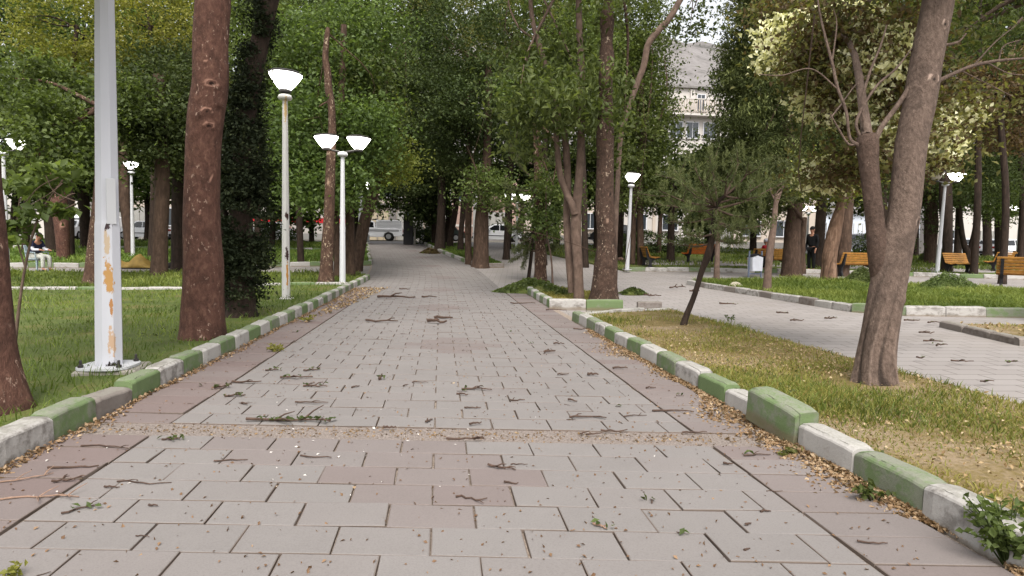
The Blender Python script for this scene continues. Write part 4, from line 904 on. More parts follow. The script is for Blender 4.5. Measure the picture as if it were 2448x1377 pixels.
tree('elm_tree', 'big grey trunk leaning right with a pale seeded crown, in the dry verge', 2092, 912,
     [[(2090, 912, 86), (2096, 860, 82), (2105, 796, 77), (2122, 687, 75), (2137, 604, 76), (2160, 508, 69), (2178, 349, 69), (2199, 244, 70), (2216, 139, 69), (2237, 35, 68), (2245, -20, 67), (2262, -170, 60), (2290, -330, 50)],
      [(2126, 790, 30, .04), (2111, 690, 46, .03), (2099, 610, 44), (2092, 534, 41), (2083, 447, 41), (2077, 390, 44), (2074, 345, 50), (2073, 322, 40)],
      [(2055, 350, 12), (2032, 330, 7), (2023, 268, 7), (2002, 209, 7), (1989, 150, 7), (1964, 52, 5), (1950, -30, 4)], [(2062, 340, 8), (2048, 289, 7), (2093, 209, 6), (2142, 164, 5), (2180, 115, 3)], [(2090, 340, 14), (2110, 300, 12), (2156, 237, 11), (2200, 160, 8)],
      [(2050, 345, 6), (2027, 343, 5), (2002, 303, 4), (1985, 272, 2)], [(2070, 330, 8), (2062, 244, 7), (2079, 174, 6), (2103, 115, 5), (2120, 60, 3)], [(1989, 150, 4), (2000, 60, 3), (1992, 20, 2)], [(2005, 215, 4), (1940, 165, 3), (1870, 180, 3), (1815, 178, 2)],
      [(2222, 205, 14), (2250, 190, 10), (2284, 174, 9), (2327, 157, 8), (2387, 145, 7), (2470, 138, 4)], [(2387, 145, 4), (2400, 110, 3), (2440, 95, 2)], [(2360, 150, 4), (2410, 175, 3), (2460, 180, 2)], [(2250, 110, 8), (2290, 100, 5), (2310, 80, 3)], [(2327, 157, 4), (2380, 100, 3), (2430, 60, 2)], [(2300, 170, 3), (2350, 195, 2), (2420, 230, 2)]],
     'bark_grey', BL + [(2240, -260, 300, 150, 0)], 'leaf_olive', 'small', 15000, bark2='bark_fork', two=(1,), res=(64, 150), rough=.035, flare=.22, twist=.11, limbs=6, tint=.45, lsize=.55,
     knots=[(.62, -1.6, .05, 'k'), (.72, -1.5, .035, 'k'), (.40, -1.0, .035, 'k'), (.23, -1.0, .03, 'bulge')], extra=samaras(SL, 9000, .07))
tree('leaning_tree', 'dark trunk leaning up to the right behind the lamp with one dark bowl', 2263, 650, [[(2262, 650, 22), (2265, 580, 22), (2260, 478, 26), (2266, 401, 27), (2300, 318, 22), (2352, 262, 19), (2388, 212, 17), (2430, 100, 14)]], 'bark_dark',
     [(2400, 260, 80, 90, 0), (2420, 400, 70, 90, 1), (2330, 430, 60, 80, 1)], 'leaf_dark', 'small', 9000, tint=.5)
tree('ivy_covered_tree', 'ivy topped trunk left of the lamp with one dark bowl', 2221, 629, [[(2221, 629, 22), (2224, 590, 26), (2226, 540, 30), (2226, 480, 26), (2230, 380, 20)]], 'bark_brown', [(2232, 500, 24, 55, -.4), (2220, 420, 60, 80, .5)], 'leaf_dark', 'small', 4500, tint=.6)
tree('forked_tree', 'forked dark trunk standing before the benches on the right', 2312, 636, [[(2312, 636, 16), (2313, 612, 18), (2304, 580, 12), (2297, 540, 12), (2290, 470, 10)], [(2316, 610, 13), (2324, 578, 12), (2332, 545, 12), (2342, 470, 10)]], 'bark_dark', [(2320, 430, 70, 80, 0), (2390, 470, 40, 60, 0)], 'leaf_mid', 'broad', 6000, tint=.45)
tree('dark_trunk_tree', 'dark trunk left of the white car on the right', 2361, 614, [[(2361, 614, 20), (2360, 560, 18), (2357, 490, 17), (2350, 380, 14)]], 'bark_dark', [(2360, 470, 50, 60, 0), (2440, 440, 40, 90, 0)], 'leaf_dark', 'broad', 5000)
tree('overhanging_tree', 'tree with narrow bright leaves hanging in at the upper right corner', 2560, 760, [[(2560, 760, 60), (2570, 500, 54), (2560, 200, 48), (2530, -60, 40)]], 'bark_grey', [(2340, 40, 110, 60, 1), (2430, 90, 70, 60, 0), (2450, -60, 160, 90, 0), (2290, 90, 50, 50, 1)], 'leaf_bright', 'willow', 2600, tint=.35, limbs=8)
tree('broadleaf_tree', 'dense bright green tree between the corner lamp and the sky gap', 1532, 634, [[(1532, 634, 17), (1531, 560, 16), (1530, 440, 15), (1535, 200, 12)], [(1512, 632, 14), (1514, 560, 13), (1518, 440, 12)]], 'bark_brown',
     [(1538, 340, 58, 110, 0), (1562, 160, 36, 110, 0), (1510, 430, 60, 70, 0), (1525, 60, 60, 110, 1), (1580, 450, 50, 40, 1), (1560, 270, 28, 80, -.5), (1480, 200, 60, 130, 2)], 'leaf_bright', 'broad', 16000, tint=.35, shell=.65)
tree('thin_tree', 'thin light trunk behind the side view bench', 1575, 606, [[(1575, 606, 12), (1577, 560, 11), (1580, 490, 10)]], 'bark_brown', [(1580, 470, 50, 40, 0)], 'leaf_dark', 'conifer', 2500)
tree('dark_trunk_tree', 'dark trunk left of the orange slatted bench', 1603, 627, [[(1603, 627, 20), (1604, 570, 17), (1606, 500, 15), (1606, 430, 12)]], 'bark_dark', [(1610, 470, 50, 50, 1)], 'leaf_dark', 'broad', 3000)
# trees that close the view towards the road
FARG = 'trees standing along the far road'
far = [(35, 37, 'leaf_dark', 300, 100, 150), (120, 41, 'leaf_mid', 330, 100, 150), (262, 40, 'leaf_mid', 310, 100, 170), (350, 39, 'leaf_bright', 280, 90, 170), (470, 40, 'leaf_dark', 300, 100, 170), (560, 41, 'leaf_mid', 280, 90, 190), (650, 36, 'leaf_dark', 350, 70, 130),
       (745, 40, 'leaf_dark', 380, 65, 105), (850, 41, 'leaf_dark', 340, 80, 130), (955, 42.3, 'leaf_dark', 330, 80, 130), (1040, 41, 'leaf_dark', 400, 40, 70), (1215, 39, 'leaf_dark', 310, 90, 170), (1330, 41, 'leaf_dark', 330, 80, 150), (1425, 39, 'leaf_mid', 320, 80, 160), (1515, 41, 'leaf_dark', 330, 60, 150), (1690, 38, 'leaf_dark', 425, 70, 55),
       (1800, 41, 'leaf_dark', 350, 70, 130), (1910, 40, 'leaf_conifer', 300, 80, 170), (2010, 41, 'leaf_dark', 300, 90, 170), (2110, 39, 'leaf_mid', 330, 80, 150), (2190, 41, 'leaf_dark', 330, 70, 150), (2290, 40, 'leaf_mid', 330, 80, 150), (2390, 41, 'leaf_dark', 330, 80, 140), (2470, 39, 'leaf_dark', 330, 80, 150)]
for i, (x, D, lf, yc, rx, ry) in enumerate(far):
    w_ = random.uniform(12, 18)
    bx = 866 if x == 955 else x
    tree('roadside_tree', 'leafy tree in the dense row that closes the view along the far road', bx, None, [[(bx, 600, w_), (bx + random.uniform(-4, 4), 520, w_ * .9), (x * .5 + bx * .5 + random.uniform(-8, 8), 400, w_ * .8), (x + random.uniform(-10, 10), yc, w_ * .5)]], 'bark_dark',
         [(x + random.uniform(-10, 10), yc, rx, ry, 0), *([] if x == 1690 else [(x + random.uniform(-40, 40), yc - 150, rx, ry * .8, 0)]), *([] if x in (1515, 1690, 1800) else [(x + random.uniform(-30, 30), 20, rx * 1.1, 70, 1)]), (x + random.uniform(-40, 40), yc + 95, rx * .9, ry * .6, -1), (x + random.uniform(-25, 25), 418, rx * .8, 60, -.5)], lf, 'far', 7600, FARG, D=D, res=(10, 16), tint=.38, limbs=3, shell=.55)
UP = 'tall trees filling the background canopy'
for (x, D, lf, y, rx, ry, st) in [(60, 29, 'leaf_mid', 60, 110, 150, 'broad'), (170, 27, 'leaf_yellow', 60, 120, 120, 'broad'), (360, 27, 'leaf_yellow', 50, 110, 100, 'broad'), (430, 30, 'leaf_mid', 120, 100, 160, 'broad'), (620, 27, 'leaf_bright', 100, 100, 180, 'broad'),
                               (720, 26, 'leaf_mid', 60, 120, 140, 'broad'), (850, 39, 'leaf_mid', 10, 110, 100, 'broad'), (920, 41.5, 'leaf_mid', 180, 60, 90, 'broad'), (1000, 41.5, 'leaf_olive', 120, 75, 110, 'broad'), (1210, 31, 'leaf_olive', 60, 120, 130, 'broad'), (1300, 28, 'leaf_bright', 60, 100, 130, 'broad'), (1400, 27, 'leaf_bright', 130, 80, 150, 'broad'), (1480, 32, 'leaf_mid', 60, 90, 140, 'broad'),
                               (1960, 32, 'leaf_dark', 180, 130, 160, 'broad'), (2110, 30, 'leaf_mid', 60, 130, 150, 'broad'), (2270, 28, 'leaf_rust', 120, 90, 120, 'small'), (2400, 22, 'leaf_rust', 190, 90, 70, 'small'), (2330, 26, 'leaf_mid', 0, 120, 110, 'willow'), (2440, 30, 'leaf_dark', 60, 110, 170, 'broad')]:
    bx = {920: 868, 1000: 1064, 850: 842}.get(x, x)
    tree('canopy_tree', 'tall leafy tree among those filling the background canopy', bx, None, [[(bx, 620, 16), (bx + random.uniform(-8, 8), 480, 15), (x + random.uniform(-12, 12), 300, 13), (x + random.uniform(-14, 14), y, 9)]], 'bark_dark',
         [(x, y, rx, ry, 0), (x + random.uniform(-50, 50), y + 130, rx * .9, ry * .8, 1)], lf, st, 7000, UP, D=D, res=(10, 18), tint=.5, limbs=4, shell=.6)
# ------------------------------------------------------------------ benches and small furniture
def bench(label, base, rz, slat='wood_slat', L=1.7, sc=1.0):
    """seat faces local -y; cast side frames"""
    root = empty('park_bench', base, rz, label, 'bench', 'wooden slatted park benches'); root.scale = (sc, sc, sc)
    prof = [(-.30, .40), (-.24, .46), (.02, .42), (.13, .46), (.26, .86), (.31, .86), (.24, .44), (.16, .34), (.14, .20), (.20, .02), (.23, 0), (-.02, 0), (-.01, .04), (.04, .20), (.0, .32), (-.14, .38)]
    for x in (-L / 2 + .12, L / 2 - .12):
        m = MB(); m.prism([(p, z) for p, z in prof], -.035, .035, Matrix.Translation((x, 0, 0)) @ Matrix.Rotation(R(90), 4, 'Z')); m.build('leg', MAT['cast_iron'], root)
    s = MB()
    for i in range(5): s.box((0, -.26 + i * .082, .475 - .018 * (i if i < 3 else 4 - i)), (L, .07, .028), 0, bev=.006)
    s.build('seat', MAT[slat], root)
    b = MB()
    for i in range(5): b.box((0, .135 + i * .032, .53 + i * .085), (L, .026, .072), 0, R(-20), bev=.006)
    b.build('backrest', MAT[slat], root); return root
def at(px, py): return P(px, py)
bench('orange slatted bench seen from behind, cut off by the right picture edge', at(2478, 700), R(136), sc=1.12)
bench('slatted bench behind the forked dark trunk on the right', on(2298, 26.5), R(20))
bench('yellowish bench close to the white car on the right', on(2394, 29), R(200))
bench('yellow slatted bench just left of the big leaning trunk', on(2046, 24), R(190))
bench('slatted bench behind the white litter bin with a person in red on it', on(1838, 26.0), R(185))
bench('orange slatted bench seen through the young pine', on(1672, 29.5), R(200), 'wood_slat_orange')
bench('dark bench seen from the side behind the corner lamp', on(1553, 26.8), R(82))
bench('slatted bench at the far right between lawn and white car', on(2440, 31), R(190))

def bin_():
    b = at(1804, 662); root = empty('litter_bin', b, R(8), 'white litter bin in a blue grey frame at the edge of the right lawn', 'litter bin')
    f = MB()
    for x in (-.26, .26): f.box((x, 0, .47), (.045, .06, .98), bev=.008)
    f.box((0, 0, .12), (.476, .05, .04)); f.build('frame', MAT['bin_frame'], root)
    m = MB(); pr = [(-.205, .22), (.205, .22), (.225, .72), (.0, .79), (-.225, .72)]; m.prism(pr, -.15, .15); m.build('bucket', MAT['bin_white'], root)
    c = MB(); c.prism([(-.235, .745), (0, .815), (.235, .745), (.235, .775), (0, .86), (-.235, .775)], -.17, .17); c.build('lid', MAT['cast_iron'], root)
bin_()
def rock(label, px, py, w, h):
    b = at(px, py); m = F / depth(b); V = MB(); V.lathe([(.95, -.1), (1.0, .12), (.8, .55), (.45, .88), (.1, 1.0)], n=12)
    V.v = [(x * w / 2 / m * (1 + .25 * noise.noise(Vector((x * 2, y * 2, z * 2 + px)))), y * w / 2 / m * .7, z * h / m * (1 + .2 * noise.noise(Vector((x, y, z * 3 + px))))) for x, y, z in V.v]
    o = V.build('rock', MAT['rock'], None, True); o.location = b; tag(o, label, 'rock')
rock('pale boulder lying in the corner of the right lawn', 1760, 694, 44, 20)
def tarp():
    b = at(330, 640); D = depth(b); m = F / D; nx, ny = 40, 18; V = []; Fc = []
    outline = [(0, .02), (.12, .30), (.22, .22), (.34, .20), (.46, .42), (.55, .50), (.66, .34), (.80, .12), (1, .02)]
    for j in range(ny):
        for i in range(nx):
            u = i / (nx - 1); v = j / (ny - 1)
            hh = np.interp(u, [o[0] for o in outline], [o[1] for o in outline]) * math.sin(math.pi * min(1, v * 1.0)) ** .8
            hh += .05 * noise.noise(Vector((u * 7, v * 5, 2))) * (hh > .06)
            x = (u - .5) * 118 / m; y = (v - .5) * .8 * (1 - .3 * u); V.append((x, y, max(.012, hh * 1.05)))
    Fc = [(j * nx + i, j * nx + i + 1, (j + 1) * nx + i + 1, (j + 1) * nx + i) for j in range(ny - 1) for i in range(nx - 1)]
    mb = MB(); mb.add(V, Fc); o = mb.build('tarpaulin', MAT['tarp'], None, True); o.location = b; o.rotation_euler = (0, 0, -.03)
    md = o.modifiers.new('thickness', 'SOLIDIFY'); md.thickness = .01; tag(o, 'crumpled yellow tarpaulin lying on the left cross path', 'tarpaulin')
    b = at(408, 639); mb = MB(); mb.lathe([(.30, -.02), (.34, .06), (.24, .14), (.05, .17)], n=10)
    mb.v = [(x * (1.1 + .5 * noise.noise(Vector((x * 5, y * 5, z)))), y * .7, z * (1 + .6 * noise.noise(Vector((x * 6, y * 6, 3))))) for x, y, z in mb.v]
    o = mb.build('sack', MAT['sack_black'], None, True); o.location = b; tag(o, 'small dark sack on the left cross path, right of the tarpaulin', 'sack')
tarp()
def heap(label, px, py, w, h, seed, leaf='hay', name='grass_heap', asp=.14, ls=.13, n=5200, cat='grass heap', tint=.5):
    b = at(px, py); m = F / depth(b); r = np.random.default_rng(seed); W_ = w / m / 2; Hh = h / m
    a = r.uniform(0, 2 * np.pi, n); q = np.sqrt(r.random(n)); z = Hh * np.maximum(0, (1 - q ** 1.5)) * (1 + .25 * np.sin(a * 3 + seed) * q) * r.uniform(.55, 1.05, n)
    rr = q * (1 + .2 * np.sin(a * 2 + seed)); C = np.stack([np.cos(a) * rr * W_, np.sin(a) * rr * W_ * .7, z + .01], 1)
    d = np.stack([np.cos(a + r.normal(0, .9, n)), np.sin(a + r.normal(0, .9, n)), -.3 * np.ones(n)], 1)
    core = MB(); core.lathe([(W_ * .95, -.03), (W_ * .75, Hh * .28), (W_ * .4, Hh * .58), (.02, Hh * .72)], n=16); core.v = [(x, y * .7, z_) for x, y, z_ in core.v]
    o = link(name, leaf_mesh(name, C, ls * r.uniform(.6, 1.4, n), tint + .2 * np.sin(a * 5) * q + r.normal(0, .2, n), MAT[leaf], asp, .5, .2, d, r, .02)); o.location = b; tag(o, label, cat)
    core.build('core', MAT['lawn_soil'], o, True)
heap('large heap of mown grass beside the lamp with one dark bowl', 2262, 703, 150, 50, 3)
heap('heap of mown grass left of the big leaning trunk', 2060, 684, 110, 44, 4, tint=.4)
heap('low heap of green cuttings behind the large mown grass heap', 2232, 628, 90, 46, 6, n=2600, tint=.3)
heap('pile of cut leafy branches at the left of the tree bed', 1268, 700, 150, 34, 8, 'leaf_mid', 'branch_pile', .5, .12, 1900, 'branch pile', .6)
heap('small pile of cut leafy twigs right of the knobbly trunk', 1512, 703, 60, 16, 9, 'leaf_mid', 'branch_pile', .5, .10, 420, 'branch pile', .4)
heap('cut leafy twigs lying between the stems of the tree bed', 1345, 712, 60, 22, 12, 'leaf_mid', 'branch_pile', .5, .10, 500, 'branch pile', .5)
heap('pile of dry brown branches at the far right edge of the path', 1028, 606, 50, 12, 10, 'leaf_rust', 'branch_pile', .2, .25, 500, 'branch pile', .5)
def plant(label, px, py, n, rad, hgt, ls, mat, seed, up=.5, name='weed', cat='weed', asp=.6):
    b = at(px, py); r = np.random.default_rng(seed); o = empty(name, b, 0, label, cat)
    st = MB(); C, Dr = [], []
    for i in range(max(4, n // 9)):
        a = r.uniform(0, 6.28); e = Vector((math.cos(a) * rad * r.uniform(.3, 1), math.sin(a) * rad * r.uniform(.3, 1), hgt * r.uniform(.45, 1)))
        st.tube([(0, 0, -.02), e * .5 + Vector((0, 0, hgt * .15)), e], [.004, .003, .0015], 5)
        for f in np.linspace(.35, 1, 9):
            p = np.array(e) * f + np.array((0, 0, hgt * .3 * f * (1 - f))); a2 = r.uniform(0, 6.28); d = np.array((math.cos(a2), math.sin(a2), r.uniform(-.2, .5))); C.append(p + d * ls * .5); Dr.append(d)
    st.build('stem', MAT[mat], o); C = np.array(C); link('foliage', leaf_mesh('foliage', C, ls * r.uniform(.6, 1.2, len(C)), r.normal(.5, .18, len(C)), MAT[mat], asp, up, .25, np.array(Dr), r, .12), o)
plant('dark leafy weed growing at the foot of the cracked green kerbstone', 2090, 1203, 60, .10, .09, .045, 'leaf_mid', 1, .8)
plant('leafy green bush at the lower right corner in front of the kerb', 2408, 1352, 520, .20, .27, .042, 'leaf_bright', 2, .5, 'bush', 'bush')
plant('tip of a small green plant at the lower left corner', 28, 1392, 30, .05, .07, .03, 'leaf_yellow', 3)
plant('small yellow tuft of weed between the left kerb and the pink pavers', 655, 842, 60, .16, .08, .05, 'leaf_yellow', 4)
plant('yellowish weed tuft by the left kerb near the path bend', 735, 770, 60, .22, .12, .06, 'leaf_yellow', 5)
plant('dark weed clump in the dry verge left of the big trunk', 1880, 866, 90, .14, .08, .05, 'leaf_dark', 6)
plant('bright green grass clump in the dry verge', 1800, 898, 90, .10, .10, .06, 'leaf_bright', 7, .5, asp=.15)
plant('brown withered weed at the edge of the bare soil in the dry verge', 1978, 934, 40, .06, .11, .04, 'leaf_rust', 8)
plant('weed at the foot of the raised green kerbstone', 1862, 1086, 40, .13, .05, .04, 'leaf_olive', 9)
plant('tall wispy weed at the edge of the plaza behind the young pine', 1745, 775, 40, .12, .22, .05, 'leaf_mid', 10)
plant('green shoots beside the lowest kerb of the left lawn strip', 650, 640, 120, .35, .35, .10, 'leaf_bright', 11)

# ------------------------------------------------------------------ twigs on the pavement
TG = 'twigs scattered on the paving'
def twig(px, py, ln, ang, th=3.0, label=None, fork=0, leaves=0, mat='twig', bend=.15, name='twig', group=TG):
    """ln, th: length and thickness in photo pixels; ang: direction in the ground plane (deg)"""
    b = P(px, py); m = F / depth(b); L = ln / m; r_ = max(.0022, th / 2 / m); rr = random.Random(int(px * 3 + py))
    a = R(ang); u = Vector((math.cos(a), math.sin(a), 0)); w_ = Vector((-u.y, u.x, 0)); M_ = MB(); pts = []
    n = 6; off = [0]
    for i in range(n): off.append(off[-1] + rr.uniform(-bend, bend))
    for i in range(n + 1):
        f = i / n - .5; pts.append(u * f * L + w_ * (off[i] - off[n] * (i / n)) * L * .6 + Vector((0, 0, r_ * 1.0 + rr.random() * r_ * 1.2)))
    M_.tube(pts, [r_ * (1.1 - .6 * i / n) for i in range(n + 1)], 6)
    for k in range(fork):
        i = rr.randint(1, n - 1); e = pts[i] + (u * rr.uniform(.1, .35) + w_ * rr.choice((-1, 1)) * rr.uniform(.12, .3)) * L + Vector((0, 0, rr.uniform(.01, .12) * L))
        M_.tube([pts[i], pts[i].lerp(e, .5) + Vector((0, 0, r_)), e], [r_ * .7, r_ * .55, r_ * .3], 5)
    o = M_.build(name, MAT[mat], None); o.location = (b.x, b.y, b.z + .013); tag(o, label or 'short dark twig lying on the paving of the main path', name.replace('_', ' '), group)
    if leaves:
        C = np.array([np.array(pts[rr.randint(1, n)]) + np.array((rr.gauss(0, .02), rr.gauss(0, .02), .012)) for _ in range(leaves)])
        link('leaf', leaf_mesh('leaf', C, .045, np.full(len(C), .4) + rng.normal(0, .15, len(C)), MAT['leaf_mid'], .45, 1.5, 0, None, rng, .1), o)['kind'] = 'stuff'
T_ = twig
T_(948, 715, 90, -4, 6, 'long curved stick far up the path, left of two thick ones', 1); T_(1026, 713, 36, 0, 4); T_(913, 772, 78, -12, 5, 'long thin stick on the path left of the two thick dark sticks', 1)
T_(1060, 765, 44, -6, 7, 'thick dark stick on the path, the farther of two side by side', 0); T_(1045, 776, 50, -25, 8, 'thick crooked stick on the path, the nearer of two side by side', 1); T_(967, 694, 24, 0, 3)
T_(709, 908, 75, 8, 5, 'forked leafy twig left of the path centre', 3, 6); T_(745, 889, 40, 30, 4, None, 3, 3); T_(590, 919, 68, -2, 5, 'straight stick across the joint of the left pink band', 1); T_(650, 890, 30, 10, 4, None, 2, 4)
T_(530, 932, 34, 30, 5, 'leafy sprig on the left pink pavers', 4, 8); T_(752, 929, 54, -5, 5, None, 2, 5); T_(910, 911, 20, 80, 6, 'small upright leafy sprig in the middle of the path', 5, 8); T_(1004, 919, 38, -2, 3); T_(970, 926, 20, 60, 3); T_(850, 930, 24, 50, 4)
T_(690, 1013, 200, -4, 7, 'long leafy branch lying along the gravel strip', 6, 46, name='fallen_branch', bend=.06); T_(931, 1029, 30, 0, 6); T_(1026, 1013, 32, 60, 5, 'forked twig standing on the gravel strip', 2); T_(1137, 1021, 32, 25, 6); T_(1112, 1056, 90, 4, 6, 'pair of dark twigs lying just below the gravel strip', 2)
T_(1140, 937, 72, -8, 5, None, 2, 3); T_(1105, 949, 30, -25, 5); T_(1130, 981, 40, 0, 4, None, 1); T_(745, 968, 78, -4, 4, None, 1); T_(562, 952, 46, 12, 5, None, 3, 6); T_(584, 972, 24, -40, 5); T_(1199, 1126, 72, -28, 6, 'forked dark twig like a bird track on the near pavers', 3)
T_(1127, 1199, 76, -14, 5, 'bent thin twig on the pink pavers near the middle', 1, bend=.3); T_(1222, 1163, 34, -12, 5); T_(1241, 1117, 40, -6, 3); T_(1434, 1268, 40, -50, 6, 'curled dead leaf stalk on the near right pavers', 2, 4, 'twig_pale'); T_(1405, 1005, 88, -8, 5, 'Y shaped stick at the right of the path before the gravel strip', 2)
T_(1519, 1000, 60, 10, 3, None, 1); T_(1398, 1041, 36, 40, 4); T_(1468, 1036, 64, -3, 5, 'straight dark stick on the right of the gravel strip', 0); T_(1420, 1045, 40, 6, 5); T_(1558, 1207, 16, 70, 4, None, 2, 3)
T_(176, 1124, 108, 6, 6, 'thick straight stick on the left pink pavers', 0); T_(250, 1076, 125, -14, 4, 'thin long stick from the left kerb to the grey pavers', 1); T_(90, 1200, 180, 3, 5, 'bundle of pale bare twigs at the left edge of the path', 6, 0, 'twig_pale', .1, 'fallen_branch'); T_(60, 1150, 110, 30, 4, 'pale curled twig near the left picture edge', 3, 0, 'twig_pale')
T_(161, 1156, 60, 20, 6, None, 4, 0); T_(345, 1160, 130, -6, 4, 'thin twig with a hooked end on the near left pavers', 1); T_(268, 1173, 36, -4, 5); T_(195, 1225, 80, 40, 5, 'bent twig with a few leaves, near left', 1, 5, 'twig', .3); T_(366, 1218, 26, -20, 5); T_(552, 1108, 76, 6, 4); T_(755, 1099, 80, -18, 4, 'slightly bent thin twig on the near pavers left of the middle', 0)
T_(341, 1291, 34, -12, 3); T_(409, 1057, 40, 4, 5, 'small leafy tuft fallen beside the joint, near left', 3, 9); T_(1314, 847, 28, 6, 6, None, 1); T_(1336, 826, 26, 4, 4); T_(1346, 900, 28, 0, 4); T_(1417, 903, 26, -18, 7); T_(1609, 990, 98, -10, 5, 'stick lying over the dark joint of the right band', 0)
T_(1483, 886, 36, -4, 5); T_(1237, 963, 36, 0, 4, None, 1); T_(1369, 964, 24, -40, 5); T_(1556, 932, 24, 4, 4); T_(1390, 790, 40, 4, 3); T_(1250, 728, 60, -3, 3); T_(1330, 744, 50, -2, 3); T_(1660, 1040, 60, -4, 4); T_(1740, 1118, 22, -14, 6); T_(1830, 1232, 26, -4, 6); T_(1788, 1263, 18, 16, 6); T_(1786, 1324, 20, 24, 6)
T_(2085, 1306, 70, -10, 5, 'reddish stick lying on the dry leaves by the right kerb', 0)
T_(1810, 1095, 70, 4, 4, 'thin stick under the raised green kerbstone', 1, 3)
PG = 'sticks scattered on the plaza'
rr_ = random.Random(3)
for px, py in [(1660, 700), (1740, 730), (1870, 752), (1905, 770), (1985, 765), (2235, 775), (2215, 800), (2230, 820), (2250, 829), (2300, 868), (2200, 860), (2420, 870), (2360, 917), (2180, 770), (2460, 800), (1620, 690), (1560, 710)]:
    twig(px, py, rr_.uniform(18, 50), rr_.uniform(-25, 25), 4, 'dark stick lying on the grey plaza right of the young pine', rr_.randint(0, 2), rr_.randint(0, 3), group=PG)
for i in range(50):
    x = random.uniform(-2.1, 2.1); y = 2.1 + 15 * random.random() ** 1.25
    v = RC.T @ np.array((x, y, -H)); px, py = CX + F * v[0] / v[2], CY - F * v[1] / v[2]
    twig(px, py, random.uniform(.03, .10) * F / v[2], random.choice((0, 0, 5, 90, 80, 100, 30, -30)) + random.gauss(0, 12), .005 * F / v[2], None, random.choice((0, 0, 1, 2)), random.choice((0, 0, 0, 2)))

